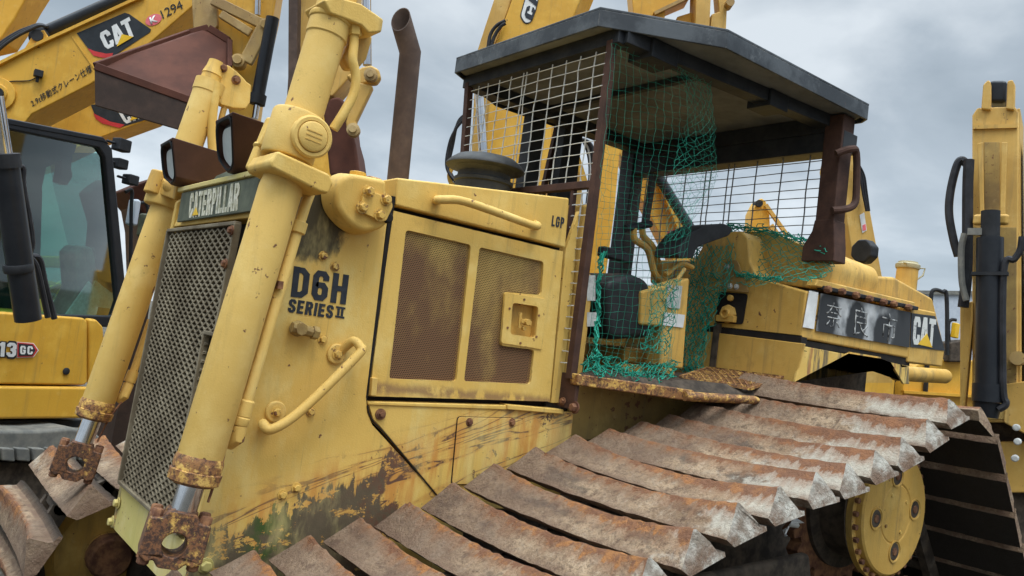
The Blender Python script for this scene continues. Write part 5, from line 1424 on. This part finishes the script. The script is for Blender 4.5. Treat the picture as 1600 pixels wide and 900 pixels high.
# ---- excavator with the glazed cab at the left edge
def cab_excavator():
    pl = Plane(100, 400, 5.8, 28)
    T = thing('excavator', 'newer yellow excavator with black glazed cab and side panel lettered 13 GC', 'excavator', base(pl,60,700))
    up = V((0,0,1))
    outer = [(-90,168),(0,184),(160,216),(176,232),(200,480),(196,512),(-90,505)]
    inner = [(-80,186),(0,199),(155,231),(165,246),(186,470),(178,494),(-80,487)]
    b = MB(); b.prism([pl.at(*p) for p in outer], -pl.n*.07, holes=[[pl.at(*p) for p in inner]])
    W = 1.25
    b.prism([pl.at(*p)-pl.n*(W-.07) for p in outer], -pl.n*.07, holes=[[pl.at(*p)-pl.n*(W-.07) for p in inner]])
    cabf = b.build('cab_frame', Mt['satin'], T, bevel=.012)
    b = MB(); b.prism([pl.at(u,v,.005) for u,v in ((-90,166),(0,182),(162,214),(172,226),(160,222),(-90,176))], -pl.n*(W+.01)); b.build('cab_roof', Mt['satin'], T, bevel=.01)
    b = MB(); b.poly([pl.at(*p)-pl.n*.035 for p in inner]); b.build('side_glass', Mt['glass'], cabf, smooth=False)
    b = MB(); b.poly([pl.at(*p)-pl.n*(W-.03) for p in inner]); b.build('side_glass', Mt['glass'], cabf, smooth=False)
    # front pane and pillar between the two sides
    f = [pl.at(176,240)-pl.n*.07, pl.at(199,486)-pl.n*.07]
    b = MB(); b.poly([f[0], f[1], f[1]-pl.n*(W-.14), f[0]-pl.n*(W-.14)]); b.build('front_glass', Mt['glass'], cabf, smooth=False)
    b = MB(); b.prism([pl.at(u,v,-.5) for u,v in ((-80,200),(60,225),(66,300),(60,500),(-80,500))], -pl.n*.5); b.build('cab_rear_wall', Mt['black'], cabf); b = MB(); b.prism([pl.at(u,v,-.3) for u,v in ((-80,196),(70,212),(120,226),(116,240),(72,262),(64,300),(-80,300))], -pl.n*.6); b.build('headliner', Mt['black'], cabf)
    b = MB(); b.prism([pl.at(u,v,-.45) for u,v in ((94,225),(116,228),(112,262),(114,276),(106,290),(92,285),(96,262))], -pl.n*.08); b.build('monitor_pillar', Mt['black'], cabf, bevel=.01)
    b = MB(); b.prism([pl.at(u,v,-.55) for u,v in ((136,302),(150,290),(165,280),(176,300),(184,360),(190,470),(185,495),(120,495),(128,440),(146,400),(150,350))], -pl.n*.12); b.build('operator_seat', Mt['seat'], cabf, bevel=.03)
    b = MB(); b.prism([pl.at(u,v,-.40) for u,v in ((118,395),(128,385),(150,386),(152,400),(135,470),(108,495),(100,495),(122,450))], -pl.n*.2); b.build('seat_console', Mt['grey'], cabf, bevel=.02)
    b = MB(); b.prism([pl.at(u,v,-.35) for u,v in ((140,440),(158,462),(150,494),(102,494))], -pl.n*.02); b.build('paper_sheet', Mt['sticker'], cabf)
    # bodywork
    pan = slab(pl, [(-90,484),(0,488),(132,497),(137,503),(137,598),(132,602),(-90,599)], 1.4, 'side_door', 'newyellow', T, .06, .02)
    slab(pl, [(140,498),(152,499),(162,510),(164,530),(160,560),(140,601)], 1.4, 'corner_panel', 'newyellow', T, .055, .02)
    slab(pl, [(-90,603),(141,605),(138,640),(132,654),(-90,656)], 1.5, 'lower_body', 'newyellow', T, .08, .02)
    slab(pl, [(-90,657),(130,656),(125,668),(-90,668)], 1.4, 'deck', 'black', T, .0)
    o = .064
    block('lettering', '313', [pl.at(u,v,o+.003) for u,v in ((-20,556),(24,558),(26,536),(-18,533))], Mt['white'], pan, .003, .2, .1)
    block('lettering', '313', [pl.at(u,v,o) for u,v in ((-21,557.5),(25,559.5),(27,534.5),(-19,531.5))], Mt['charcoal'], pan, .002, .31, .06)
    bd = mark(pl, [(26,534),(52,536),(60,547),(52,558),(26,559)], 'white', pan, o)
    mark(pl, [(27,535),(51.5,537),(58.5,547),(51.5,557),(27,558)], 'red', bd, o+.004); mark(pl, [(29,537),(50,538.5),(55,547),(50,555.5),(29,556)], 'charcoal', bd, o+.007)
    block('lettering', 'GC', [pl.at(u,v,o+.011) for u,v in ((31,553.5),(51,554),(51.5,541),(31.5,540))], Mt['white'], bd, .002, .18, .14)
    b = MB(); b.lathe(pl.at(103,580,o), pl.n, [(.025,0),(.025,.008),(.018,.012)], 20); b.build('lock', Mt['black'], pan)
    # undercarriage seen under the body
    u = slab(pl, [(-90,672),(60,672),(112,668),(150,676),(172,694),(168,706),(-90,712)], .6, 'track_frame', 'grey', T, .25, .03)
    for k in range(9):
        x0 = -70+k*24
        slab(pl, [(x0,700),(x0+21,701),(x0+22,722),(x0+2,720)], .6, 'track_shoe', 'grey', u, .30, .01)
    slab(pl, [(-90,722),(160,722),(150,790),(-90,800)], .5, 'roller_side', 'darkiron', u, .2)
    # boom cylinder in front of the cab with hoses
    cy = rod(pl, (44,500), (9,262), .074, 'boom_cylinder', 'satin', T, .55)
    rod(pl, (9,262), (6,240), .084, 'gland', 'black', cy, .55); rod(pl, (6,240), (-8,150), .045, 'rod', 'chrome', cy, .55)
    b = MB(); b.lathe(pl.at(30,425,.55), (pl.at(9,262,.55)-pl.at(44,500,.55)), [(.078,0),(.082,.01),(.082,.04),(.078,.05)], 20); b.build('clamp', Mt['black'], cy)
    hose(pl, [(20,262),(35,262),(36,290),(47,350),(50,380),(46,400),(58,420),(75,496)], .018, cy, .5)
    hose(pl, [(48,400),(62,405),(70,440),(85,498)], .018, cy, .45)
    # lamps and mirrors on the front pillar
    for (a, c_, s) in ((190,227,.055),(187,256,.045),(204,281,.045)):
        p = pl.at(a,c_,-.1); b = MB(); b.bar(p-pl.dir*s, p+pl.dir*s, .09, s*1.7); b.bar(p-pl.dir*(s+.08), p-pl.dir*s, .02, .02); b.build('work_lamp', Mt['black'], T, bevel=.012)
    for (a, c_, wd, ht, mt) in ((208,332,.055,.21,'wall'),(226,352,.065,.19,'plate')):
        p = pl.at(a,c_,-.2); b = MB(); b.bar(p-up*ht/2, p+up*ht/2, wd*1.8, .05, pl.dir); b.build('mirror', Mt[mt], T, bevel=.02)
    hose(pl, [(196,300),(206,298),(205,330),(204,430),(200,470)], .014, T, -.15, 'black', 'mirror_arm')
    hose(pl, [(214,318),(228,318),(230,340),(215,400),(213,430)], .012, T, -.2, 'black', 'mirror_arm')
    return T
cab_excavator()
def far_counterweight():
    pl = Plane(90, 470, 10.5, 10)
    T = thing('excavator', 'yellow excavator tail lettered 325 seen through the cab glass', 'excavator', base(pl,90,600))
    w_ = slab(pl, [(40,440),(70,437),(104,444),(118,462),(122,520),(120,600),(-40,600),(-40,445)], 1.2, 'counterweight', 'newyellow', T, 0, .06)
    block('lettering', '325', [pl.at(u,v,.004) for u,v in ((76,478),(116,482),(117,461),(78,457))], Mt['white'], w_, .003, .2, .1)
    slab(pl, [(-40,600),(110,600),(110,655),(-40,655)], 1.2, 'track', 'darkiron', T)
    slab(pl, [(60,400),(150,402),(150,420),(60,418)], .5, 'rear_deck', 'newyellow', T, -2.0, .03)
far_counterweight()
# ---- excavator with the lettered boom and the brown bucket
def bucket_hull(pts, name, mat, parent):
    b = MB(); vs = [b.bm.verts.new(p) for p in pts]
    r = bmesh.ops.convex_hull(b.bm, input=vs)
    bmesh.ops.delete(b.bm, geom=[g for g in r['geom_interior'] if isinstance(g, bmesh.types.BMVert)], context='VERTS')
    bmesh.ops.dissolve_limit(b.bm, angle_limit=R(6), verts=b.bm.verts[:], edges=b.bm.edges[:])
    return b.build(name, Mt[mat], parent, bevel=.02)
def lettered_excavator():
    pl = Plane(170, 110, 8.6, -30)
    T = thing('excavator', 'yellow excavator with boom lettered 1294 and red brown bucket curled under it', 'excavator', base(pl,-40,300))
    bm_ = slab(pl, [(-60,190),(-60,130),(-5,104),(60,72),(115,47),(225,-4),(330,-50),(440,-120),(450,-80),(330,-12),(297,13),(222,78),(142,131),(50,178),(20,215),(-30,215)], .50, 'boom', 'newyellow', T, 0, .015)
    b = MB(); P = [pl.at(u,v,.01) for u,v in ((-5,103),(60,70),(115,45),(225,-6))]
    for p, q in zip(P[:-1], P[1:]): b.bar(p, q, .07, .03)
    b.build('boom_flange', Mt['newyellow'], bm_)
    b = MB(); b.prism([pl.at(u,v,.003) for u,v in ((108,52),(110,51),(148,106),(146,107))], pl.n*.006); b.build('weld_seam', Mt['newyellow'], bm_)
    pn = MB().lathe(pl.at(-2,148,.0), pl.n, [(.17,0),(.17,.03),(.10,.035),(.10,.06)], 28).build('pivot_boss', Mt['newyellow'], bm_, bevel=.006)
    MB().lathe(pl.at(-2,147,.04), pl.n, [(.06,0),(.06,.05)], 16).build('pin', Mt['black'], pn)
    dc = mark(pl, [(120,52),(195,20),(202,22),(236,46),(235,50),(174,90),(158,87),(137,75)], 'charcoal', bm_, .002)
    mark(pl, [(137,75.5),(148,80),(166,84),(177,83),(174,91),(158,90),(146,87)], 'red', bm_, .004)
    block('lettering', 'CAT', [pl.at(u,v,.007) for u,v in ((166,78),(213,55),(202,26.5),(154,53))], Mt['white'], dc, .003, .2, .06)
    mark(pl, [(182.5,73),(208.5,57.5),(190.5,53.5)], 'caty', dc, .012)
    k_ = mark(pl, [(u,v) for u,v in [(240+math.cos(a)*13*.96+math.sin(a)*8*.27, 31-math.cos(a)*13*.35+math.sin(a)*8) for a in [2*math.pi*i/24 for i in range(24)]]], 'pink', bm_, .003)
    word(pl, 'K', [(236,38.5),(247,33.5),(244,23),(233,28)], 'white', k_, .008, .03)
    word(pl, '1294', [(255,29.5),(287,13),(282,0),(250,17)], 'charcoal', bm_, .003, .0)
    word(pl, '2.9t移動式クレーン仕様', [(51,167.5),(145,112),(140.5,100.5),(47,157)], 'charcoal', bm_, .003, .0, 1.06)
    b = MB(); p = pl.at(60,115,.05); b.box(p-V((.04,.04,.035)), p+V((.04,.04,.035))); b.bar(p, p-V((0,0,.09)), .02,.03); b.build('boom_lamp', Mt['black'], bm_, bevel=.006)
    hose(pl, [(57,121),(45,126),(20,127),(8,129)], .006, bm_, .01)
    c_ = rod(pl, (60,57), (215,-12), .075, 'stick_cylinder', 'satin', T, -.25)
    MB().lathe(pl.at(60,57,-.15), pl.n, [(.10,-.2),(.10,.0),(.06,.01),(.06,.04)], 20).build('pin', Mt['black'], c_)
    slab(pl, [(30,88),(52,52),(68,46),(78,62),(70,74)], .25, 'cylinder_bracket', 'newyellow', bm_, -.13)
    for k in range(3): hose(pl, [(-20,96-6*k),(5,72-4*k),(28,56-3*k),(48,46-2*k),(62,40-k),(75,42)], .016, T, -.1-.06*k)
    # stick, linkage and bucket at the far end
    carrier(pl, -420, -120, 420, T)
    slab(pl, [(-60,130),(-60,215),(-150,330),(-200,470),(-330,470),(-250,300),(-150,180)], .50, 'boom_foot', 'newyellow', T, 0, .015)
    pk = Plane(370, 90, 8.1, -30)
    st = slab(pk, [(345,-150),(455,-150),(440,-60),(428,20),(408,110),(398,185),(360,190),(348,120),(338,50)], .36, 'stick', 'newyellow', T, 0, .02)
    slab(pk, [(297,-50),(338,-50),(340,40),(330,52),(302,45)], .34, 'bucket_ear', 'wornlink', st, .06)
    for a, c_ in (((332,0),(414,40)),((345,22),(392,52))):
        b = MB(); b.bar(pk.at(*a,.12), pk.at(*c_,.12), .05, .10 if a[0] < 340 else .08); b.build('link', Mt['wornlink'], st, bevel=.01)
    b = MB(); b.bar(pk.at(412,44,.16), pk.at(384,98,.16), .06, .13); b.build('link', Mt['wornlink'], st, bevel=.015)
    for (u, v) in ((415,40),(372,95)):
        MB().lathe(pk.at(u,v,.17), pk.n, [(.065,-.1),(.065,.02),(.045,.025),(.04,.05)], 20).build('pin', Mt['wornlink'], st)
    cy = rod(pk, (426,28), (403,150), .062, 'bucket_cylinder', 'satin', T, .2)
    rod(pk, (404,148), (401,163), .078, 'gland', 'black', cy, .2); rod(pk, (402,160), (398,185), .03, 'rod', 'chrome', cy, .2)
    rod(pk, (404,-40), (402,24), .030, 'rod', 'chrome', cy, .1)
    # the bucket, seen from below
    pb = Plane(240, 120, 7.5, -30)
    P = [pb.at(149,104,.35), pb.at(150,166,.35), pb.at(288,206,.30), pb.at(305,160,.30), pb.at(296,52,-.45), pb.at(326,44,-.45), pb.at(358,64,-.45), pb.at(358,106,-.30), pb.at(175,130,-.6), pb.at(295,190,-.6)]
    bk = bucket_hull(P, 'bucket', 'bucket', T)
    b = MB(); q = [pb.at(149,104,.355), pb.at(150,166,.355), pb.at(288,206,.305), pb.at(305,160,.305)]
    n_ = (q[1]-q[0]).cross(q[2]-q[0]).normalized(); n_ = n_ if n_.dot(CD) < 0 else -n_
    b.prism(q, n_*.03); b.build('cutting_edge', Mt['bucketdark'], bk, bevel=.006)
    b = MB(); Q = [pb.at(149,104,.37), pb.at(296,52,-.43), pb.at(326,44,-.43), pb.at(358,64,-.43), pb.at(358,106,-.28), pb.at(305,160,.32), pb.at(149,104,.37)]
    for p_, q_ in zip(Q[:-1], Q[1:]): b.bar(p_, q_, .05, .07)
    b.build('bucket_lip', Mt['bucket'], bk, bevel=.01)
    b = MB(); b.bar(pb.at(210,128,.12), pb.at(352,76,-.40), .03, .03); b.build('wear_strip', Mt['bucket'], bk, bevel=.006)
    return T
lettered_excavator()
def lower_boom():
    pl = Plane(170, 180, 11, -30)
    T = thing('excavator', 'yellow excavator with lower boom behind the bucket, its decal half hidden', 'excavator', base(pl,-20,300))
    bm_ = slab(pl, [(-60,240),(20,205),(76,174),(150,156),(300,120),(352,80),(352,112),(300,150),(236,186),(150,217),(60,260),(-60,290),(-160,380),(-200,520),(-300,520),(-240,360),(-140,270)], .45, 'boom', 'newyellow', T, 0, .015)
    carrier(pl, -400, -150, 470, T)
    dc = mark(pl, [(142,164),(170,160),(240,176),(238,184),(188,199),(150,184)], 'charcoal', bm_, .003)
    mark(pl, [(146,177),(172,190),(195,195),(187,200),(160,193),(150,186)], 'red', dc, .008)
    block('lettering', 'CAT', [pl.at(u,v,.008) for u,v in ((196,194),(232,180),(222,158),(183,172))], Mt['white'], dc, .003, .2, .06); mark(pl, [(203,189),(220,183),(208,178)], 'caty', dc, .014)
    rod(pl, (95,165), (165,138), .075, 'stick_cylinder', 'satin', T, -.2)
    hose(pl, [(60,172),(85,166),(110,152),(150,142)], .02, T, -.1)
lower_boom()
def corner_boom():
    pl = Plane(10, 20, 9.5, -30)
    T = thing('excavator', 'yellow excavator boom cut off by the upper left corner', 'excavator', base(pl,-60,300))
    carrier(pl, -560, -300, 440, T)
    slab(pl, [(-360,460),(-300,330),(-140,140),(-60,76),(0,62),(22,30),(40,-2),(90,-80),(200,-260),(120,-300),(-60,-60),(-220,120),(-460,460)], .45, 'boom', 'newyellow', T, 0, .02)
corner_boom()
def hanging_blade():
    pl = Plane(225, 300, 8.0, 0)
    T = thing('loose_bucket', 'red brown steel bucket between the cab mirrors and the far lift cylinder', 'bucket', base(pl,225,420))
    P = [pl.at(196,296), pl.at(250,274), pl.at(262,330), pl.at(232,340), pl.at(214,316)]; P += [p-pl.n*.8 for p in P]
    bucket_hull(P, 'bucket_shell', 'bucket', T)
    slab(pl, [(214,316),(232,340),(262,330),(240,440),(195,735),(165,735),(225,440),(222,360)], .7, 'bucket_back', 'bucketdark', T, -.05)
hanging_blade()
# ---- machine whose linkage shows behind the near lift cylinder
def linkage_excavator():
    pl = Plane(520, 130, 7.2, -34)
    T = thing('excavator', 'yellow excavator stick with brown bucket hanging behind the near lift cylinder', 'excavator', base(pl,510,400))
    st = slab(pl, [(470,-300),(566,-300),(560,-60),(556,60),(548,118),(520,150),(478,150),(462,100)], .34, 'stick', 'oldboom', T, 0, .015)
    slab(pl, [(452,-290),(470,-290),(464,90),(460,155),(470,185),(455,185),(447,168),(450,120)], .30, 'linkage_plate', 'exhaust', st, .15)
    bk = slab(pl, [(505,175),(515,152),(530,150),(545,165),(549,200),(556,225),(563,275),(515,275)], .7, 'bucket', 'bucket', T, .05, .03)
    slab(pl, [(540,118),(566,104),(580,101),(592,108),(595,120),(588,130),(574,130),(556,134)], .10, 'link_arm', 'oldboom', st, .2, .02)
    slab(pl, [(560,128),(583,134),(556,190),(560,205),(553,213),(543,208),(540,190)], .10, 'link', 'oldboom', st, .28, .015)
    for (u, v) in ((579,117),(552,203)): MB().lathe(pl.at(u,v,.3), pl.n, [(.055,-.05),(.055,.02),(.035,.025),(.03,.045)], 20).build('pin', Mt['wornlink'], st)
    p2 = Plane(500, 100, 14, -34)
    arm([pl.at(516,-280,-.2), p2.at(506,-60), p2.at(500,120), p2.at(485,420)], .42, .42, 'boom', 'newyellow', T); carrier(p2, 440, 590, 400, T)
    cy = rod(pl, (571,-280), (574,102), .038, 'cylinder_rod', 'chrome', T, .15)
linkage_excavator()
# ---- booms and sticks that show behind the canopy
def decal_boom():
    pl = Plane(820, 60, 8.0, -50)
    T = thing('excavator', 'yellow excavator with tall boom rising behind the front of the black roof', 'excavator', base(pl,790,450))
    bm_ = slab(pl, [(740,470),(750,330),(760,200),(770,78),(785,40),(806,-20),(900,-260),(1010,-260),(915,-20),(890,40),(868,140),(858,240),(850,330),(850,470)], .45, 'boom', 'newyellow', T, 0, .015)
    slab(pl, [(734,330),(738,200),(744,84),(758,40),(778,-20),(880,-260),(900,-260),(806,-20),(785,40),(770,78),(760,330)], .40, 'boom_cheek', 'oldboom', bm_, -.05, .01)
    carrier(pl, 700, 870, 430, T)
    d = mark(pl, roundpx([(812,26),(824,-16),(845,-16),(838,16),(830,36),(820,38)]), 'charcoal', bm_, .002); mark(pl, roundpx([(814,25),(825,-14),(843,-14),(836.5,15),(829,34.5),(821,36)]), 'white', d, .006)
    block('lettering', 'CA', [pl.at(u,v,.011) for u,v in ((832,33),(843,-12),(830,-14),(819,26))], Mt['letter'], d, .003, .2, .1)
    hose(pl, [(762,80),(766,55),(776,40),(790,32)], .018, bm_, .06); hose(pl, [(766,78),(772,58),(782,42),(790,36)], .018, bm_, .06)
    rod(pl, (748,120), (757,262), .045, 'cylinder_rod', 'chrome', T, .25)
    for k in range(3): hose(pl, [(732-3*k,175+5*k),(716-2*k,190+6*k),(708-3*k,225),(702-2*k,262),(716,290)], .014, T, .1+.03*k)
    hose(pl, [(706,262),(702,275),(707,288),(722,292)], .022, T, .12, 'newyellow', 'pipe')
def roundpx(P):
    return [(p.x,p.y) for p in roundpoly([V((u,v,0)) for u,v in P], 5)]
decal_boom()
def caged_boom():
    pl = Plane(860, 250, 8.5, -50)
    T = thing('excavator', 'yellow excavator boom with red label seen through the front wire mesh', 'excavator', base(pl,860,450))
    b1 = slab(pl, [(838,225),(846,120),(872,120),(856,196),(850,330),(850,500),(826,500),(832,330)], .4, 'boom', 'newyellow', T, 0, .01)
    slab(pl, [(858,196),(874,202),(868,300),(862,500),(846,500),(852,330)], .4, 'boom_plate', 'oldboom', b1, .05, .01); carrier(pl, 780, 880, 440, T)
    mark(pl, [(838,212),(840,200),(854,203),(853,214)], 'pink', b1, .004, 'label')
    for k in range(3): MB().lathe(pl.at(864,222+k*26,.055), pl.n, [(.03,0),(.03,.03)], 10).build('hose_clamp', Mt['black'], b1)
    hose(pl, [(849,195),(851,230),(849,300)], .02, T, .06)
caged_boom()
def hose_stick():
    pl = Plane(910, 260, 7.8, -40)
    T = thing('excavator', 'yellow excavator stick with looping hoses behind the front cage post', 'excavator', base(pl,920,450))
    s1 = slab(pl, [(893,214),(902,216),(912,330),(912,500),(888,500),(892,330)], .3, 'stick', 'oldboom', T, 0, .01)
    slab(pl, [(932,130),(980,140),(968,240),(960,330),(940,480),(895,480),(928,360)], .3, 'boom', 'newyellow', T, -.3, .01); carrier(pl, 800, 925, 440, T)
    for k in range(4): hose(pl, [(896+k*3,216),(908+k*4,216+k*2),(918+k*3,236),(922+k*2,270),(916+k*2,330)], .016, T, .1+.03*k, 'hose' if k != 1 else 'white')
    b = MB(); b.bar(pl.at(900,240,.08), pl.at(914,285,.08), .03, .05); b.build('link', Mt['newyellow'], s1)
hose_stick()
def slanting_boom():
    pl = Plane(1020, 300, 9.0, -40)
    T = thing('excavator', 'yellow excavator with slanting boom seen through the side netting', 'excavator', base(pl,1040,450))
    bm_ = slab(pl, [(925,140),(960,140),(1002,240),(1020,275),(1056,352),(1140,500),(1100,510),(1046,396),(1020,345),(985,280)], .4, 'boom', 'newyellow', T, 0, .01)
    slab(pl, [(1012,246),(1022,252),(1078,352),(1072,372),(1060,362)], .3, 'boom_top', 'newyellow', bm_, .1, .01)
    carrier(pl, 1110, 1250, 470, T)
    rod(pl, (1020,262), (1078,356), .055, 'stick_cylinder', 'satin', T, .3)
    mark(pl, [(1042,362),(1058,357),(1062,370),(1046,376)], 'pink', bm_, .006, 'label')
    slab(pl, [(1048,330),(1060,318),(1075,340),(1070,356)], .3, 'guard', 'plate', T, .0)
slanting_boom()
def roof_sticks():
    pl = Plane(1080, 15, 9.0, -37)
    T = thing('excavator', 'yellow excavator stick end showing above the rear of the black roof', 'excavator', base(pl,1080,400))
    a = slab(pl, [(1040,-270),(1130,-270),(1090,-30),(1078,-4),(1040,12),(1034,90),(996,90),(985,-30)], .3, 'stick', 'newyellow', T, 0, .01)
    p2 = Plane(1560, 300, 10, -70)
    arm([pl.at(1085,-250,-.2), p2.at(1650,-420), p2.at(1790,60), p2.at(1800,640)], .38, .38, 'boom', 'newyellow', T); carrier(p2, 1720, 1900, 600, T)
    b = MB(); b.bar(pl.at(1076,-4,.03), pl.at(1022,22,.03), .06, .035); b.build('stick_edge', Mt['wornlink'], a)
    slab(pl, [(1058,26),(1090,16),(1100,60),(1056,60)], .25, 'bracket', 'newyellow', a, -.1, .01)
    e_ = slab(pl, [(1088,-30),(1112,-30),(1108,60),(1086,60)], .3, 'end_plate', 'oldboom', a, .1, .01)
    slab(pl, [(1120,-30),(1138,-30),(1134,60),(1108,60),(1112,22),(1124,18)], .2, 'end_plate', 'oldboom', a, .05, .01)
    MB().lathe(pl.at(1140,5,.1), pl.n, [(.045,-.1),(.045,.04)], 14).build('pin', Mt['wornlink'], a)
roof_sticks()
def small_tip():
    pl = Plane(1190, 340, 11.5, -37)
    T = thing('excavator', 'yellow excavator with pointed stick end above the tank seen through the rear mesh', 'excavator', base(pl,1190,500))
    a = slab(pl, [(1160,560),(1168,420),(1174,332),(1183,314),(1190,309),(1197,314),(1203,336),(1206,420),(1210,560)], .3, 'stick', 'newyellow', T, 0, .02); carrier(pl, 1120, 1250, 500, T)
    b = MB(); b.bar(pl.at(1196,320,.05), pl.at(1230,368,.05), .05, .05); b.bar(pl.at(1204,352,.05), pl.at(1222,378,.05), .05, .07); b.build('link', Mt['oldboom'], a)
    MB().lathe(pl.at(1186,318,.02), pl.n, [(.05,-.1),(.05,.02)], 14).build('pin', Mt['black'], a)
small_tip()
def leaning_stick():
    pl = Plane(1340, 330, 8.5, -20)
    T = thing('excavator', 'yellow excavator stick leaning behind the rear roof post', 'excavator', base(pl,1350,560))
    a = slab(pl, [(1312,262),(1319,232),(1327,225),(1335,228),(1348,272),(1360,330),(1382,450),(1395,600),(1350,600),(1340,450),(1326,360)], .32, 'stick', 'oldboom', T, 0, .012)
    carrier(pl, 1320, 1410, 500, T)
    d = mark(pl, [(1343,336),(1350,332),(1354,360),(1347,364)], 'white', a, .004); mark(pl, [(1347.5,352),(1352,350),(1353,359),(1348,361)], 'pink', d, .009)
    for k in range(3): hose(pl, [(1334+3*k,262-4*k),(1344+3*k,274),(1348+3*k,300),(1354+2*k,330)], .012, T, .08)
leaning_stick()
def right_boom():
    pl = Plane(1550, 400, 6.2, -72)
    T = thing('excavator', 'yellow excavator with upright boom and black cylinder at the right edge', 'excavator', base(pl,1560,700))
    b0 = slab(pl, [(1519,180),(1527,168),(1586,166),(1592,176),(1590,660),(1519,660)], .42, 'boom', 'oldboom', T, 0, .012)
    slab(pl, [(1533,170),(1536,132),(1544,124),(1548,128),(1548,172)], .08, 'boom_ear', 'oldboom', b0, .03, .01)
    slab(pl, [(1572,170),(1574,126),(1582,124),(1586,132),(1585,172)], .08, 'boom_ear', 'oldboom', b0, .03, .01)
    slab(pl, [(1544,160),(1546,124),(1574,124),(1573,160)], .22, 'pin_bushing', 'satin', b0, -.08, .03)
    b = MB(); b.bar(pl.at(1520,199,.012), pl.at(1589,197,.012), .02, .03); b.build('head_plate', Mt['oldboom'], b0)
    slab(pl, [(1527,224),(1536,222),(1538,350),(1531,350)], .03, 'rib', 'oldboom', b0, .09, .006)
    slab(pl, [(1565,222),(1574,222),(1570,350),(1562,350)], .03, 'rib', 'oldboom', b0, .09, .006)
    slab(pl, [(1538,222),(1562,222),(1562,352),(1538,352)], .02, 'recess_shade', 'grimy', b0, .012, .003)  # darker slab, the shade of the central recess put into its colour
    slab(pl, [(1521,355),(1588,355),(1588,655),(1521,655)], .02, 'lower_face', 'grimy', b0, .010, .003)
    for u in (1528,1561):
        b = MB(); b.bar(pl.at(u+5,335,.16), pl.at(u+3,352,.16), .10, .05); b.build('cylinder_lug', Mt['oldboom'], b0, bevel=.02)
    cy = rod(pl, (1547,372), (1545,610), .088, 'boom_cylinder', 'satin', T, .24)
    rod(pl, (1548,330), (1547,376), .062, 'cylinder_head', 'black', cy, .24)
    rod(pl, (1545,600), (1544,628), .105, 'gland', 'satin', cy, .24); rod(pl, (1543,628), (1541,652), .095, 'end_cap', 'satin', cy, .24, .075)
    b = MB(); b.bar(pl.at(1518,428,.3), pl.at(1576,428,.3), .06, .025); b.build('pipe_clamp', Mt['black'], cy)
    b = MB(); b.bar(pl.at(1512,362,.26), pl.at(1535,362,.26), .03, .05); b.build('pipe_bracket', Mt['grey'], cy)
    hose(pl, [(1512,258),(1502,250),(1494,262),(1485,300),(1483,335),(1490,375),(1497,400)], .030, T, .1)
    hose(pl, [(1514,250),(1512,300),(1511,420),(1505,480)], .040, T, .12); hose(pl, [(1507,365),(1502,390),(1503,440),(1510,470)], .024, T, .2, 'grey')
    hose(pl, [(1597,370),(1594,390),(1585,405),(1568,424),(1567,600),(1572,630),(1560,640)], .024, T, .3)
    slab(pl, [(1588,170),(1594,168),(1596,660),(1589,660)], .5, 'side_plate', 'oldboom', b0, -.02)
    slab(pl, [(1600,220),(1640,220),(1640,640),(1598,640)], .3, 'side_bracket', 'satin', b0, -.1)
    slab(pl, [(1570,600),(1640,590),(1640,700),(1568,660)], .4, 'boom_foot', 'oldboom', b0, .02)
    MB().lathe(pl.at(1590,560,.1), pl.n, [(.05,-.1),(.05,.05)], 12).build('pin', Mt['wornlink'], b0)
    slab(pl, [(1500,478),(1519,470),(1519,500),(1506,640),(1500,640)], .2, 'bracket', 'oldboom', b0, .05, .01)
    for (u, v) in ((1588,668),(1590,690),(1586,716)): MB().lathe(pl.at(u,v,.2), pl.n, [(.024,-.05),(.024,.03),(.017,.035)], 12).build('pin', Mt['sticker'], b0)
    slab(pl, [(1535,655),(1700,660),(1700,1050),(1535,1050)], .6, 'swing_frame', 'darkiron', T, -.2)
    slab(pl, [(1562,690),(1612,690),(1640,770),(1562,770)], .3, 'frame_bracket', 'oldboom', T, -.1)
right_boom()
def yellow_machine():
    pl = Plane(1460, 590, 9.0, -37)
    T = thing('wheel_loader', 'bright yellow machine low behind the rear of the bulldozer with black handrail', 'loader', base(pl,1470,700))
    a = slab(pl, [(1412,600),(1430,572),(1448,560),(1600,566),(1600,850),(1400,850)], .8, 'body', 'newyellow', T, 0, .02)
    b = MB(); b.bar(pl.at(1410,612,.03), pl.at(1540,620,.03), .08, .03); b.build('body_edge', Mt['newyellow'], a)
    b = MB(); b.bar(pl.at(1449,566,.03), pl.at(1446,612,.03), .04, .03); b.build('latch_strip', Mt['black'], a)
    hose(pl, [(1455,500),(1455,462),(1460,453),(1472,456),(1479,464),(1480,555)], .022, T, .1, 'black', 'handrail')
    b = MB(); b.bar(pl.at(1494,505,.0), pl.at(1491,528,.0), .05, .10); b.build('work_lamp', Mt['caty'], T, bevel=.01)
    hose(pl, [(1484,552),(1482,510),(1486,500),(1494,500)], .018, T, .0, 'black', 'lamp_arm')
    slab(pl, [(1485,535),(1512,530),(1512,566),(1482,566)], .3, 'valve_block', 'darkiron', T, .1, .02)
    slab(pl, [(1300,548),(1412,560),(1412,640),(1300,640)], .5, 'cab_side', 'satin', T, -.2); 
yellow_machine()
def shed():
    pl = Plane(1480, 520, 34, -37)
    T = thing('shed', 'pale grey clad shed far behind the yellow machine', 'building', base(pl,1480,640))
    slab(pl, [(1380,458),(1700,462),(1700,680),(1380,660)], 9, 'wall', 'wall', T, 0, 0)
    slab(pl, [(1376,453),(1704,457),(1704,463),(1376,459)], 9.2, 'roof_edge', 'grey', T, .1, 0)
shed()
